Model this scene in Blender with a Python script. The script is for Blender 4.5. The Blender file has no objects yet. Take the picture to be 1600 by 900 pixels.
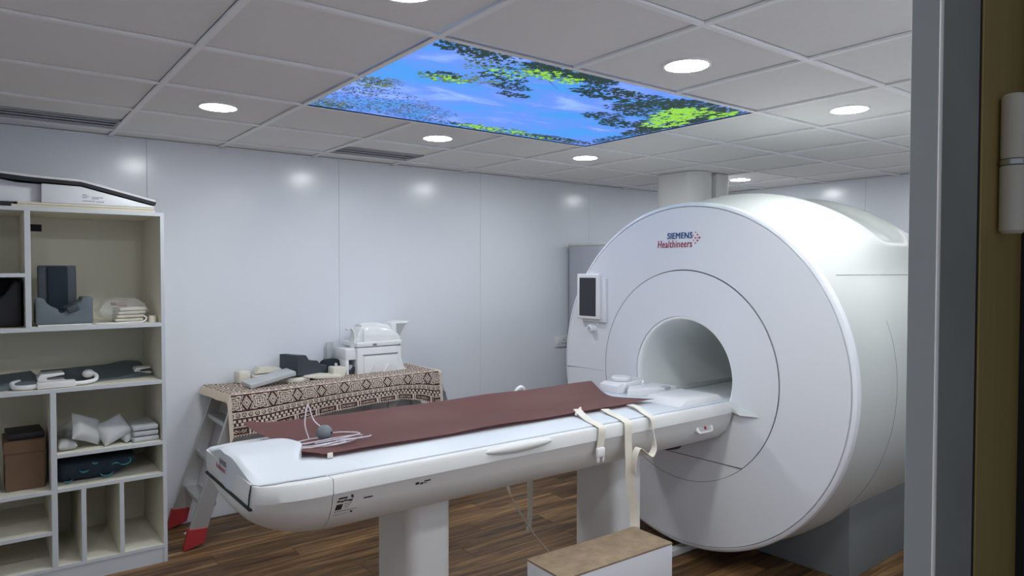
import bpy, bmesh, math, random
import numpy as np
from mathutils import Vector, Matrix

random.seed(7)
rng = np.random.default_rng(11)
PI = math.pi
sc = bpy.context.scene
col = sc.collection

# ------------------------------------------------------------------ camera
cam_d = bpy.data.cameras.new('camera')
cam = bpy.data.objects.new('camera', cam_d)
col.objects.link(cam)
cam_d.sensor_width = 36.0
cam_d.lens = 1090.654 / 1600 * 36.0
cam_d.clip_start = 0.02
cam.matrix_world = Matrix((
    (0.79375, 0.014496, -0.608071, -1.2176),
    (-0.608243, 0.020343, -0.79349, -1.9871),
    (0.000867, 0.999688, 0.024964, 1.5548),
    (0, 0, 0, 1)))
sc.camera = cam

# ------------------------------------------------------------------ world, exposure
w = bpy.data.worlds.new('world')
sc.world = w
w.use_nodes = True
w.node_tree.nodes['Background'].inputs[0].default_value = (0.85, 0.92, 1.0, 1)
w.node_tree.nodes['Background'].inputs[1].default_value = 0.24
sc.view_settings.view_transform = 'Standard'
sc.view_settings.look = 'None'
sc.view_settings.exposure = 0.0
sc.view_settings.gamma = 1.0
LAMP = 122.0          # radiance of the downlight diffusers
SKYP = 1.15           # radiance of the backlit ceiling picture

# ------------------------------------------------------------------ materials
def new_mat(name):
    m = bpy.data.materials.new(name)
    m.use_nodes = True
    nt = m.node_tree
    return m, nt, nt.nodes['Principled BSDF']

def pm(name, c, rough=0.5, var=0.04, scale=6.0, bump=0.0, bscale=60.0, metal=0.0, spec=0.5, stretch=None, coat=0.0):
    """procedural principled material: faint noise in colour and an optional fine relief"""
    m, nt, b = new_mat(name)
    n = nt.nodes; l = nt.links
    tc = n.new('ShaderNodeTexCoord')
    vec = tc.outputs['Object']
    if stretch:
        mp = n.new('ShaderNodeMapping'); mp.inputs['Scale'].default_value = stretch
        l.new(vec, mp.inputs[0]); vec = mp.outputs[0]
    nz = n.new('ShaderNodeTexNoise'); nz.inputs['Scale'].default_value = scale; nz.inputs['Detail'].default_value = 4
    l.new(vec, nz.inputs['Vector'])
    mx = n.new('ShaderNodeMix'); mx.data_type = 'RGBA'
    mx.inputs[6].default_value = tuple(max(0, x * (1 - var)) for x in c) + (1,)
    mx.inputs[7].default_value = tuple(min(1, x * (1 + var)) for x in c) + (1,)
    l.new(nz.outputs['Fac'], mx.inputs[0])
    l.new(mx.outputs[2], b.inputs['Base Color'])
    b.inputs['Roughness'].default_value = rough
    b.inputs['Metallic'].default_value = metal
    b.inputs['Specular IOR Level'].default_value = spec
    b.inputs['Coat Weight'].default_value = coat
    if bump:
        n2 = n.new('ShaderNodeTexNoise'); n2.inputs['Scale'].default_value = bscale; n2.inputs['Detail'].default_value = 3
        l.new(vec, n2.inputs['Vector'])
        bp = n.new('ShaderNodeBump'); bp.inputs['Strength'].default_value = bump; bp.inputs['Distance'].default_value = 0.004
        l.new(n2.outputs['Fac'], bp.inputs['Height']); l.new(bp.outputs[0], b.inputs['Normal'])
    return m

def emit(name, c, s):
    m, nt, b = new_mat(name)
    b.inputs['Base Color'].default_value = (0, 0, 0, 1)
    b.inputs['Specular IOR Level'].default_value = 0.2
    b.inputs['Emission Color'].default_value = tuple(c) + (1,)
    b.inputs['Emission Strength'].default_value = s
    return m

M = {}
M['wall'] = pm('wall_panel_laminate', (0.79, 0.82, 0.89), 0.2, 0.02, 2.0, 0.02, 40, spec=0.5)
M['ceil'] = pm('ceiling_tile_mineral', (0.86, 0.845, 0.835), 0.9, 0.03, 30, 0.2, 260)
M['bar'] = pm('grid_bar_enamel', (0.93, 0.93, 0.95), 0.45, 0.02)
M['dark'] = pm('dark_gap', (0.03, 0.03, 0.035), 0.8, 0.1)
M['ventgrey'] = pm('vent_grey_metal', (0.50, 0.51, 0.54), 0.5, 0.03)
M['lamp'] = emit('lamp_diffuser', (0.955, 0.99, 1.0), LAMP)
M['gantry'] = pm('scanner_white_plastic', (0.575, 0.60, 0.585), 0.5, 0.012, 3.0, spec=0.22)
M['face'] = pm('scanner_plastic_blue_lit', (0.745, 0.76, 0.80), 0.45, 0.012, 3.0, spec=0.4)  # same white plastic, with the sky picture's blue light put into the colour
M['gantry_rim'] = pm('scanner_rim_plastic', (0.80, 0.82, 0.87), 0.35, 0.012, 3.0)
M['borein'] = pm('bore_liner_plastic', (0.87, 0.89, 0.88), 0.4, 0.012, 3.0)
M['pedestal'] = pm('pedestal_grey_paint', (0.20, 0.225, 0.235), 0.5, 0.04)
M['table'] = pm('table_white_plastic', (0.74, 0.745, 0.74), 0.42, 0.02, 5.0)
M['tabletop'] = pm('table_top_plastic', (0.66, 0.70, 0.75), 0.45, 0.015, 5.0)
M['column'] = pm('column_plastic', (0.80, 0.80, 0.79), 0.45, 0.02)
M['mat'] = pm('maroon_vinyl', (0.275, 0.118, 0.106), 0.52, 0.08, 9, 0.25, 14)
M['strap'] = pm('cream_webbing', (0.76, 0.72, 0.63), 0.85, 0.05, 40, 0.3, 500)
M['whiteplastic'] = pm('white_plastic', (0.80, 0.80, 0.81), 0.35, 0.02)
M['coilplastic'] = pm('glossy_coil_plastic', (0.83, 0.84, 0.86), 0.22, 0.015)
M['screen'] = pm('dark_screen_glass', (0.025, 0.03, 0.035), 0.12, 0.05)
M['foamdark'] = pm('charcoal_foam', (0.045, 0.055, 0.075), 0.6, 0.12, 14, 0.15, 120)
M['foamgrey'] = pm('slate_foam', (0.115, 0.145, 0.17), 0.6, 0.08, 14, 0.1, 120)
M['foamcream'] = pm('cream_foam', (0.74, 0.71, 0.62), 0.85, 0.06, 20, 0.25, 200)
M['greypad'] = pm('grey_vinyl_pad', (0.50, 0.52, 0.54), 0.5, 0.05, 10, 0.15, 40)
M['sandbag'] = pm('grey_sandbag_vinyl', (0.47, 0.48, 0.485), 0.5, 0.06, 8, 0.25, 25)
M['alu'] = pm('brushed_aluminium', (0.52, 0.53, 0.54), 0.42, 0.06, 6, 0.1, 60, metal=0.75, stretch=(4, 4, 40))
M['red'] = pm('red_rubber', (0.36, 0.025, 0.03), 0.5, 0.1, 12)
M['board'] = pm('shelf_cream_laminate', (0.79, 0.765, 0.65), 0.45, 0.03, 3)
M['edge'] = pm('shelf_edge_band', (0.60, 0.63, 0.67), 0.45, 0.03, 3)
M['cardboard'] = pm('brown_cardboard', (0.15, 0.088, 0.050), 0.85, 0.12, 10, 0.1, 60)
M['chip'] = pm('raw_chipboard', (0.30, 0.22, 0.145), 0.85, 0.40, 22, 0.4, 180)
M['stepside'] = pm('step_side_laminate', (0.66, 0.67, 0.72), 0.4, 0.03, 4)
M['blackstrip'] = pm('black_rubber', (0.012, 0.012, 0.018), 0.6, 0.1)
M['casewhite'] = pm('case_white_plastic', (0.74, 0.76, 0.80), 0.4, 0.02)
M['creamboard'] = pm('cream_board', (0.66, 0.62, 0.52), 0.7, 0.06, 12)
M['navy'] = pm('navy_cloth', (0.010, 0.020, 0.035), 0.85, 0.3, 12, 0.3, 60)
M['teal'] = pm('teal_print', (0.04, 0.22, 0.25), 0.8, 0.2, 12)
M['cable'] = pm('clear_pvc_tube', (0.66, 0.62, 0.70), 0.25, 0.05)
M['bulb'] = pm('grey_rubber_bulb', (0.17, 0.19, 0.22), 0.5, 0.08, 20)
M['logoblue'] = pm('logo_blue_ink', (0.008, 0.09, 0.33), 0.5, 0.05)
M['logored'] = pm('logo_red_ink', (0.50, 0.03, 0.09), 0.5, 0.05)
M['ink'] = pm('black_ink', (0.02, 0.02, 0.02), 0.6, 0.05)
M['fadedink'] = pm('faded_red_ink', (0.42, 0.16, 0.18), 0.6, 0.05)
M['greyink'] = pm('grey_ink', (0.22, 0.22, 0.24), 0.6, 0.05)
M['frame'] = pm('galvanised_frame', (0.35, 0.36, 0.355), 0.55, 0.35, 4, 0.05, 30, metal=0.2)
M['jamb'] = pm('jamb_grey_paint', (0.40, 0.43, 0.45), 0.4, 0.04, 5)
M['brass'] = pm('brass_contact_strip', (0.45, 0.33, 0.12), 0.45, 0.15, 4, metal=0.4, stretch=(20, 20, 1))
M['hinge'] = pm('hinge_cream_plastic', (0.74, 0.70, 0.64), 0.4, 0.03)
M['chrome'] = pm('steel_collar', (0.62, 0.65, 0.68), 0.25, 0.03, metal=0.9)
M['labelgrey'] = pm('label_grey', (0.42, 0.44, 0.46), 0.5, 0.03)
M['cabgrey'] = pm('cabinet_blue_grey', (0.42, 0.44, 0.50), 0.4, 0.03)
M['subfloor'] = pm('subfloor_dark', (0.03, 0.02, 0.015), 0.8, 0.1)
M['leafdark'] = emit('print_leaf_dark', (0.012, 0.035, 0.030), SKYP)
M['leafolive'] = emit('print_leaf_olive', (0.10, 0.16, 0.035), SKYP)
M['leafgreen'] = emit('print_leaf_green', (0.27, 0.62, 0.05), SKYP)
M['leafblue'] = emit('print_leaf_blue', (0.028, 0.055, 0.15), SKYP)
M['leaftan'] = emit('print_leaf_tan', (0.15, 0.15, 0.13), SKYP)

def plastic_film():
    m, nt, b = new_mat('clear_plastic_film')
    b.inputs['Base Color'].default_value = (0.9, 0.92, 0.93, 1)
    b.inputs['Roughness'].default_value = 0.15
    b.inputs['Alpha'].default_value = 0.22
    n2 = nt.nodes.new('ShaderNodeTexNoise'); n2.inputs['Scale'].default_value = 35
    bp = nt.nodes.new('ShaderNodeBump'); bp.inputs['Strength'].default_value = 0.8; bp.inputs['Distance'].default_value = 0.01
    nt.links.new(n2.outputs['Fac'], bp.inputs['Height']); nt.links.new(bp.outputs[0], b.inputs['Normal'])
    return m
M['film'] = plastic_film()

def wood():
    m, nt, b = new_mat('vinyl_wood_plank')
    n = nt.nodes; l = nt.links
    tc = n.new('ShaderNodeTexCoord'); oi = n.new('ShaderNodeObjectInfo')
    off = n.new('ShaderNodeVectorMath'); off.operation = 'SCALE'; off.inputs[0].default_value = (13, 7, 3)
    l.new(oi.outputs['Random'], off.inputs['Scale'])
    add = n.new('ShaderNodeVectorMath'); add.operation = 'ADD'
    l.new(tc.outputs['Object'], add.inputs[0]); l.new(off.outputs[0], add.inputs[1])
    mp = n.new('ShaderNodeMapping'); mp.inputs['Scale'].default_value = (1.1, 15, 1)
    l.new(add.outputs[0], mp.inputs[0])
    nz = n.new('ShaderNodeTexNoise'); nz.inputs['Scale'].default_value = 1.6; nz.inputs['Detail'].default_value = 6; nz.inputs['Roughness'].default_value = 0.62; nz.inputs['Distortion'].default_value = 0.5
    l.new(mp.outputs[0], nz.inputs['Vector'])
    ma = n.new('ShaderNodeMath'); ma.operation = 'MULTIPLY_ADD'; ma.inputs[1].default_value = 0.14; ma.inputs[2].default_value = -0.07
    l.new(oi.outputs['Random'], ma.inputs[0])
    mb = n.new('ShaderNodeMath'); mb.operation = 'ADD'; l.new(nz.outputs['Fac'], mb.inputs[0]); l.new(ma.outputs[0], mb.inputs[1])
    cr = n.new('ShaderNodeValToRGB')
    e = cr.color_ramp.elements
    e[0].position = 0.30; e[0].color = (0.044, 0.021, 0.008, 1)
    e[1].position = 0.72; e[1].color = (0.42, 0.24, 0.092, 1)
    x = e.new(0.47); x.color = (0.125, 0.064, 0.025, 1)
    x = e.new(0.58); x.color = (0.225, 0.120, 0.047, 1)
    l.new(mb.outputs[0], cr.inputs[0])
    l.new(cr.outputs[0], b.inputs['Base Color'])
    b.inputs['Roughness'].default_value = 0.5
    bp = n.new('ShaderNodeBump'); bp.inputs['Strength'].default_value = 0.12; bp.inputs['Distance'].default_value = 0.002
    l.new(nz.outputs['Fac'], bp.inputs['Height']); l.new(bp.outputs[0], b.inputs['Normal'])
    return m
M['wood'] = wood()

def sky_print():
    m, nt, b = new_mat('backlit_sky_print')
    n = nt.nodes; l = nt.links
    tc = n.new('ShaderNodeTexCoord')
    mp = n.new('ShaderNodeMapping'); mp.inputs['Scale'].default_value = (1.0, 2.2, 1)
    l.new(tc.outputs['Object'], mp.inputs[0])
    nz = n.new('ShaderNodeTexNoise'); nz.inputs['Scale'].default_value = 1.9; nz.inputs['Detail'].default_value = 7; nz.inputs['Roughness'].default_value = 0.6; nz.inputs['Distortion'].default_value = 0.6
    l.new(mp.outputs[0], nz.inputs['Vector'])
    cr = n.new('ShaderNodeValToRGB'); e = cr.color_ramp.elements
    e[0].position = 0.40; e[0].color = (0.055, 0.30, 0.80, 1)
    e[1].position = 0.74; e[1].color = (0.36, 0.55, 1.0, 1)
    x = e.new(0.52); x.color = (0.12, 0.26, 0.84, 1)
    l.new(nz.outputs['Fac'], cr.inputs[0])
    b.inputs['Base Color'].default_value = (0, 0, 0, 1)
    b.inputs['Specular IOR Level'].default_value = 0.2
    l.new(cr.outputs[0], b.inputs['Emission Color'])
    b.inputs['Emission Strength'].default_value = SKYP
    return m
M['sky'] = sky_print()

def cloth_print():
    m, nt, b = new_mat('batik_cloth_print')
    a = nt.nodes.new('ShaderNodeVertexColor'); a.layer_name = 'print'
    nt.links.new(a.outputs[0], b.inputs['Base Color'])
    b.inputs['Roughness'].default_value = 0.9
    nz = nt.nodes.new('ShaderNodeTexNoise'); nz.inputs['Scale'].default_value = 600
    bp = nt.nodes.new('ShaderNodeBump'); bp.inputs['Strength'].default_value = 0.2; bp.inputs['Distance'].default_value = 0.002
    nt.links.new(nz.outputs['Fac'], bp.inputs['Height']); nt.links.new(bp.outputs[0], b.inputs['Normal'])
    return m
M['cloth'] = cloth_print()

# ------------------------------------------------------------------ helpers
def thing(name, label, cat, loc=(0, 0, 0), rotz=0.0, group=None):
    o = bpy.data.objects.new(name, None); col.objects.link(o)
    o.empty_display_size = 0.05
    o.location = loc; o.rotation_euler = (0, 0, rotz)
    o['label'] = label; o['category'] = cat
    if group: o['group'] = group
    return o

def tag(o, label, cat, group=None):
    o['label'] = label; o['category'] = cat
    if group: o['group'] = group
    return o

def struct(o):
    o['kind'] = 'structure'; return o

def root_loc(p):
    while p.parent: p = p.parent
    return p.location.copy()

def obj(name, bm, mat, parent=None, smooth=30, local=False, origin=None):
    """link a bmesh (built in world coordinates unless local) as ONE mesh object"""
    me = bpy.data.meshes.new(name)
    off = Vector((0, 0, 0))
    if parent is not None and not local: off = -root_loc(parent)
    if origin is not None: off = -Vector(origin)
    if off.length > 0: bmesh.ops.translate(bm, verts=bm.verts, vec=off)
    bm.normal_update()
    bm.to_mesh(me); bm.free()
    for m in (mat if isinstance(mat, (list, tuple)) else [mat]): me.materials.append(m)
    if smooth:
        me.polygons.foreach_set('use_smooth', [True] * len(me.polygons))
        me.set_sharp_from_angle(angle=math.radians(smooth))
    o = bpy.data.objects.new(name, me); col.objects.link(o)
    if parent is not None: o.parent = parent
    if origin is not None and parent is None: o.location = origin
    return o

def inst(src, loc=None, name=None):
    o = src.copy(); col.objects.link(o)
    if loc is not None: o.location = loc
    return o

def copy_tree(o, parent=None):
    kids = list(o.children)
    c = o.copy(); col.objects.link(c)
    if parent is not None: c.parent = parent
    for k in kids: copy_tree(k, c)
    return c

def B(): return bmesh.new()

def box(bm, x0, x1, y0, y1, z0, z1, bev=0.0, seg=2, M4=None):
    r = bmesh.ops.create_cube(bm, size=1.0)
    vs = r['verts']
    bmesh.ops.scale(bm, verts=vs, vec=(x1 - x0, y1 - y0, z1 - z0))
    bmesh.ops.translate(bm, verts=vs, vec=((x0 + x1) / 2, (y0 + y1) / 2, (z0 + z1) / 2))
    if bev:
        es = list({e for v in vs for e in v.link_edges})
        r2 = bmesh.ops.bevel(bm, geom=es, offset=bev, segments=seg, affect='EDGES', profile=0.5)
        vs = list({v for f in r2['faces'] for v in f.verts} | {v for v in vs if v.is_valid})
    if M4 is not None: bmesh.ops.transform(bm, matrix=M4, verts=[v for v in vs if v.is_valid])
    return bm

def rbox(cx, cy, cz, sx, sy, sz, bev, rot=(0, 0, 0), seg=3):
    """a box of size s, bevelled, turned about its own centre"""
    bm = B()
    from mathutils import Euler
    box(bm, -sx / 2, sx / 2, -sy / 2, sy / 2, -sz / 2, sz / 2, bev, seg)
    bmesh.ops.transform(bm, matrix=Matrix.Translation((cx, cy, cz)) @ Euler(rot).to_matrix().to_4x4(), verts=bm.verts)
    return bm

def prism(bm, poly, axis, a0, a1, bev=0.0, seg=2):
    """extrude a 2-D outline along an axis: 'x' takes (y,z), 'y' takes (x,z), 'z' takes (x,y)"""
    def P(p, a):
        return {'x': (a, p[0], p[1]), 'y': (p[0], a, p[1]), 'z': (p[0], p[1], a)}[axis]
    v0 = [bm.verts.new(P(p, a0)) for p in poly]
    v1 = [bm.verts.new(P(p, a1)) for p in poly]
    n = len(poly)
    fs = [bm.faces.new(v0[::-1]), bm.faces.new(v1)]
    for i in range(n): fs.append(bm.faces.new((v0[i], v0[(i + 1) % n], v1[(i + 1) % n], v1[i])))
    bmesh.ops.recalc_face_normals(bm, faces=fs)
    if bev:
        es = list({e for f in fs for e in f.edges})
        bmesh.ops.bevel(bm, geom=es, offset=bev, segments=seg, affect='EDGES', profile=0.5)
    return bm

def smooth_path(pts, n=8):
    P = [Vector(p) for p in pts]
    if len(P) < 3: return P
    out = []
    for i in range(len(P) - 1):
        p0 = P[max(i - 1, 0)]; p1 = P[i]; p2 = P[i + 1]; p3 = P[min(i + 2, len(P) - 1)]
        for k in range(n):
            t = k / n
            out.append(0.5 * ((2 * p1) + (p2 - p0) * t + (2 * p0 - 5 * p1 + 4 * p2 - p3) * t * t + (3 * p1 - p0 - 3 * p2 + p3) * t ** 3))
    out.append(P[-1])
    return out

def tube(bm, pts, r, n=8, smooth=0):
    P = smooth_path(pts, smooth) if smooth else [Vector(p) for p in pts]
    rings = []; nrm = None
    for i, p in enumerate(P):
        d = (P[min(i + 1, len(P) - 1)] - P[max(i - 1, 0)]).normalized()
        if nrm is None:
            nrm = d.orthogonal().normalized()
        else:
            nrm = (nrm - d * nrm.dot(d)).normalized()
        b = d.cross(nrm)
        rr = r[i] if isinstance(r, (list, tuple)) else r
        rings.append([bm.verts.new(p + (nrm * math.cos(a) + b * math.sin(a)) * rr) for a in [2 * PI * k / n for k in range(n)]])
    for a, b2 in zip(rings, rings[1:]):
        for k in range(n): bm.faces.new((a[k], a[(k + 1) % n], b2[(k + 1) % n], b2[k]))
    bm.faces.new(rings[0][::-1]); bm.faces.new(rings[-1])
    return bm

def ribbon(bm, pts, wdirs, width, th=0.002, smooth=6):
    """flat band along pts; wdirs one direction or one per point"""
    P = smooth_path(pts, smooth)
    if isinstance(wdirs[0], (int, float)): wdirs = [wdirs] * len(pts)
    W = smooth_path(wdirs, smooth)
    rows = []
    for i, p in enumerate(P):
        d = (P[min(i + 1, len(P) - 1)] - P[max(i - 1, 0)]).normalized()
        wv = (W[i] - d * W[i].dot(d)).normalized()
        nn = d.cross(wv)
        rows.append([bm.verts.new(p + wv * sx * width / 2 + nn * sz * th / 2) for sx, sz in ((-1, -1), (1, -1), (1, 1), (-1, 1))])
    for a, b2 in zip(rows, rows[1:]):
        for k in range(4): bm.faces.new((a[k], a[(k + 1) % 4], b2[(k + 1) % 4], b2[k]))
    bm.faces.new(rows[0][::-1]); bm.faces.new(rows[-1])
    return bm

def lathe(bm, prof, axis='z', c=(0, 0, 0), n=32, close=False):
    """prof: (radius, height) pairs turned about an axis through c"""
    rings = []
    for r, h in prof:
        ring = []
        for k in range(n):
            a = 2 * PI * k / n
            u, v = r * math.cos(a), r * math.sin(a)
            p = {'z': (u, v, h), 'x': (h, u, v), 'y': (v, h, u)}[axis]
            ring.append(bm.verts.new((c[0] + p[0], c[1] + p[1], c[2] + p[2])))
        rings.append(ring)
    fs = []
    pairs = list(zip(rings, rings[1:])) + ([(rings[-1], rings[0])] if close else [])
    for a, b2 in pairs:
        for k in range(n): fs.append(bm.faces.new((a[k], a[(k + 1) % n], b2[(k + 1) % n], b2[k])))
    if not close:
        if prof[0][0] > 1e-6: fs.append(bm.faces.new(rings[0][::-1]))
        if prof[-1][0] > 1e-6: fs.append(bm.faces.new(rings[-1]))
    bmesh.ops.remove_doubles(bm, verts=bm.verts, dist=1e-6)
    bmesh.ops.recalc_face_normals(bm, faces=bm.faces)
    return bm

def loft(bm, rings, cap=True):
    V = [[bm.verts.new(p) for p in r] for r in rings]
    n = len(V[0])
    for a, b2 in zip(V, V[1:]):
        for k in range(n): bm.faces.new((a[k], a[(k + 1) % n], b2[(k + 1) % n], b2[k]))
    if cap:
        bm.faces.new(V[0][::-1]); bm.faces.new(V[-1])
    bmesh.ops.recalc_face_normals(bm, faces=bm.faces)
    return bm

def ellipsoid(bm, c, r, u=20, v=12, M4=None):
    ret = bmesh.ops.create_uvsphere(bm, u_segments=u, v_segments=v, radius=1.0)
    vs = ret['verts']
    bmesh.ops.scale(bm, verts=vs, vec=r)
    if M4 is not None: bmesh.ops.transform(bm, matrix=M4, verts=vs)
    bmesh.ops.translate(bm, verts=vs, vec=c)
    return bm

def text_bm(s, size, M4, ext=0.0006, sx=1.0, shear=0.0, weight=0.0, space=1.0):
    cu = bpy.data.curves.new('lettering', 'FONT')
    cu.body = s; cu.size = size; cu.extrude = ext; cu.shear = shear; cu.offset = weight; cu.space_character = space
    cu.resolution_u = 3
    o = bpy.data.objects.new('lettering', cu); col.objects.link(o)
    dg = bpy.context.evaluated_depsgraph_get()
    me = bpy.data.meshes.new_from_object(o.evaluated_get(dg))
    bm = B(); bm.from_mesh(me)
    bpy.data.objects.remove(o); bpy.data.curves.remove(cu); bpy.data.meshes.remove(me)
    bmesh.ops.scale(bm, verts=bm.verts, vec=(sx, 1, 1))
    bmesh.ops.transform(bm, matrix=M4, verts=bm.verts)
    return bm

def frame4(origin, ux, uy):
    ux = Vector(ux).normalized(); uy = Vector(uy).normalized(); uz = ux.cross(uy)
    m = Matrix((ux, uy, uz)).transposed().to_4x4()
    m.translation = Vector(origin)
    return m

def sstep(a, b, x):
    t = min(1, max(0, (x - a) / (b - a)))
    return t * t * (3 - 2 * t)

# ================================================================== SETTING
XR, YB, YF, XL, HC = 4.695, 2.61, -1.61, -2.2, 2.327

# ---- floor: dark bed with one object per plank
bm = B(); box(bm, XL - 0.2, XR + 0.2, -3.6, YB + 0.1, -0.06, -0.004)
floor = struct(obj('floor', bm, M['subfloor'], smooth=0))
PW, PL = 0.15, 1.22
bm = B(); box(bm, -PL / 2 + 0.0008, PL / 2 - 0.0008, -PW / 2 + 0.0008, PW / 2 - 0.0008, -0.004, 0.0, 0.0010, 1)
pl0 = obj('plank', bm, M['wood'], smooth=0)
first = True; j = 0
y = YB - PW / 2
while y > -1.0:
    off = [0.0, 0.47, 0.83, 0.21, 0.66][j % 5] + 0.1 * math.sin(j * 2.1)
    x = XL + off - 0.6
    while x < XR + 0.6:
        if x + PL / 2 > -1.3 - 0.0 * y:
            p = pl0 if first else inst(pl0)
            first = False
            p.parent = floor; p.location = (x, y, 0)
        x += PL
    y -= PW; j += 1
bm = B(); box(bm, XL, XR, -3.5, y + PW / 2 - 0.001, -0.004, 0.0)
st = obj('plank_field', bm, M['wood'], floor, 0); st['kind'] = 'stuff'

# ---- ceiling: slab, tiles, grid bars
bm = B(); box(bm, XL - 0.1, XR + 0.1, YF - 0.1, YB + 0.1, HC + 0.14, HC + 0.2)
ceiling = struct(obj('ceiling', bm, M['ceil'], smooth=0))
def tile_mesh(w_, h_):
    bm = B(); box(bm, -w_ / 2 + 0.0125, w_ / 2 - 0.0125, -h_ / 2 + 0.0125, h_ / 2 - 0.0125, 0.004, 0.020, 0.002, 1)
    return obj('ceiling_tile', bm, M['ceil'], smooth=0)
tiles = {}
def put_tile(x0, x1, y0, y1):
    k = (round(x1 - x0, 3), round(y1 - y0, 3))
    if k in tiles: o = inst(tiles[k])
    else: o = tiles[k] = tile_mesh(*k)
    o.parent = ceiling; o.location = ((x0 + x1) / 2, (y0 + y1) / 2, HC)
xs = [XL] + [0.6 * i for i in range(-3, 8)] + [XR]
ys = [YF, -1.2, -0.6, 0.0, 0.6, 1.2, 1.8, 2.4, YB]
vents = [(-1.2, -0.6), (0.6, 1.2)]
for xa, xb in zip(xs, xs[1:]):
    for ya, yb in zip(ys, ys[1:]):
        if xa > -0.01 and xb < 1.81 and ya > -0.01 and yb < 1.21: continue
        if abs(ya - 1.8) < 0.01 and any(abs(xa - v[0]) < 0.01 for v in vents):
            put_tile(xa, xb, 1.8, 2.13); continue
        put_tile(xa, xb, ya, yb)
def bar(x0, x1, y0, y1):
    bm = B(); box(bm, x0, x1, y0, y1, -0.006, 0.004, 0.001, 1)
    bmesh.ops.translate(bm, verts=bm.verts, vec=(0, 0, HC))
    obj('grid_bar', bm, M['bar'], ceiling, 0, local=True)
for x in xs[1:-1]:
    if 0.1 < x < 1.7:
        bar(x - 0.012, x + 0.012, YF, -0.012); bar(x - 0.012, x + 0.012, 1.212, YB)
    else: bar(x - 0.012, x + 0.012, YF, YB)
for y in ys[1:-1]:
    if 0.1 < y < 1.1:
        segs = [(XL, -0.0), (1.8, XR)]
    else: segs = [(XL, XR)]
    for a, b_ in segs:
        bm = B(); box(bm, a, b_, y - 0.012, y + 0.012, HC - 0.0055, HC + 0.0045, 0.001, 1)
        obj('grid_bar', bm, M['bar'], ceiling, 0, local=True)

# ---- walls
def wall_base(name, a):
    bm = B(); box(bm, *a); return struct(obj(name, bm, M['dark'], smooth=0))
wb = wall_base('wall_back', (XL - 0.1, XR + 0.1, YB + 0.02, YB + 0.1, -0.05, HC + 0.2))
edges = [XL, -1.613, -0.413, 0.787, 1.987, 3.187, 4.387, XR]
for a, b_ in zip(edges, edges[1:]):
    bm = B(); box(bm, a + 0.0005, b_ - 0.0005, YB, YB + 0.02, 0.0, HC + 0.03, 0.0015, 1)
    obj('wall_panel', bm, M['wall'], wb, 0)
wr = wall_base('wall_right', (XR + 0.02, XR + 0.1, YF - 0.1, YB + 0.1, -0.05, HC + 0.2))
edges = [YF, -0.334, 0.866, 2.066, YB]
for a, b_ in zip(edges, edges[1:]):
    bm = B(); box(bm, XR, XR + 0.02, a + 0.0005, b_ - 0.0005, 0.0, HC + 0.03, 0.0015, 1)
    obj('wall_panel', bm, M['wall'], wr, 0)
wl = wall_base('wall_left', (XL - 0.1, XL - 0.02, YF - 0.1, YB + 0.1, -0.05, HC + 0.2))
for a, b_ in ((YF, -0.21), (-0.21, 1.2), (1.2, YB)):
    bm = B(); box(bm, XL - 0.02, XL, a + 0.0005, b_ - 0.0005, 0.0, HC + 0.03, 0.0015, 1)
    obj('wall_panel', bm, M['wall'], wl, 0)
bm = B()
box(bm, -0.316, XR + 0.1, YF - 0.024, YF, -0.05, HC + 0.2)
box(bm, XL - 0.1, -1.75, YF - 0.024, YF, -0.05, HC + 0.2)
box(bm, -1.75, -0.316, YF - 0.024, YF, 2.12, HC + 0.2)
wf = struct(obj('wall_front', bm, M['wall'], smooth=0))
# ---- thin angle trim where ceiling meets the walls
for i, a in enumerate(((XL, XR, YB - 0.018, YB, HC - 0.006, HC - 0.001), (XR - 0.018, XR, YF, YB - 0.018, HC - 0.006, HC - 0.001))):
    bm = B(); box(bm, *a); struct(obj('trim_%d' % (i + 1), bm, M['bar'], smooth=0))

# ---- door frame at the right: jamb, galvanised face, brass contact strip, lift-off hinge
door = struct(bpy.data.objects.new('door_1', None)); col.objects.link(door); door.location = (-0.2, -1.65, 0)
bm = B(); box(bm, -0.319, -0.30, -1.6385, -1.606, 0, 2.12, 0.0005, 1); obj('jamb_lining', bm, M['jamb'], door)
bm = B(); tube(bm, [(-0.3180, -1.6390, 0), (-0.3180, -1.6390, 2.12)], 0.0022, 10); obj('edge_highlight', bm, M['bar'], door, 60)  # white bead painting the highlight along the jamb edge
bm = B(); box(bm, -0.317, -0.203, -1.6395, -1.62, 0, 2.12, 0.001, 1); obj('frame_face', bm, M['frame'], door)
bm = B(); box(bm, -0.199, -0.049, -1.642, -1.62, 0, 2.12, 0.001, 1); obj('contact_strip', bm, M['brass'], door)
bm = B(); box(bm, -0.203, -0.199, -1.640, -1.62, 0, 2.12); obj('gasket', bm, M['blackstrip'], door, 0)
bm = B(); box(bm, -0.049, -0.036, -1.652, -1.62, 0, 2.12); obj('gasket', bm, M['blackstrip'], door, 0)
bm = B(); box(bm, -0.035, 0.012, -2.50, -1.640, 0.01, 2.10, 0.003, 2); obj('door_leaf', bm, M['jamb'], door)
hx, hy = -0.136, -1.657
bm = B(); lathe(bm, [(0.0, 1.702), (0.0142, 1.702), (0.0145, 1.705), (0.0145, 1.782), (0.011, 1.786), (0, 1.786)], 'z', (hx, hy, 0), 20)
lathe(bm, [(0.0, 1.604), (0.011, 1.604), (0.0152, 1.608), (0.0152, 1.692), (0, 1.692)], 'z', (hx, hy, 0), 20)
hg = obj('hinge', bm, M['hinge'], door)
bm = B(); lathe(bm, [(0, 1.692), (0.0128, 1.692), (0.0160, 1.694), (0.0160, 1.700), (0.0128, 1.702), (0, 1.702)], 'z', (hx, hy, 0), 20)
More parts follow.
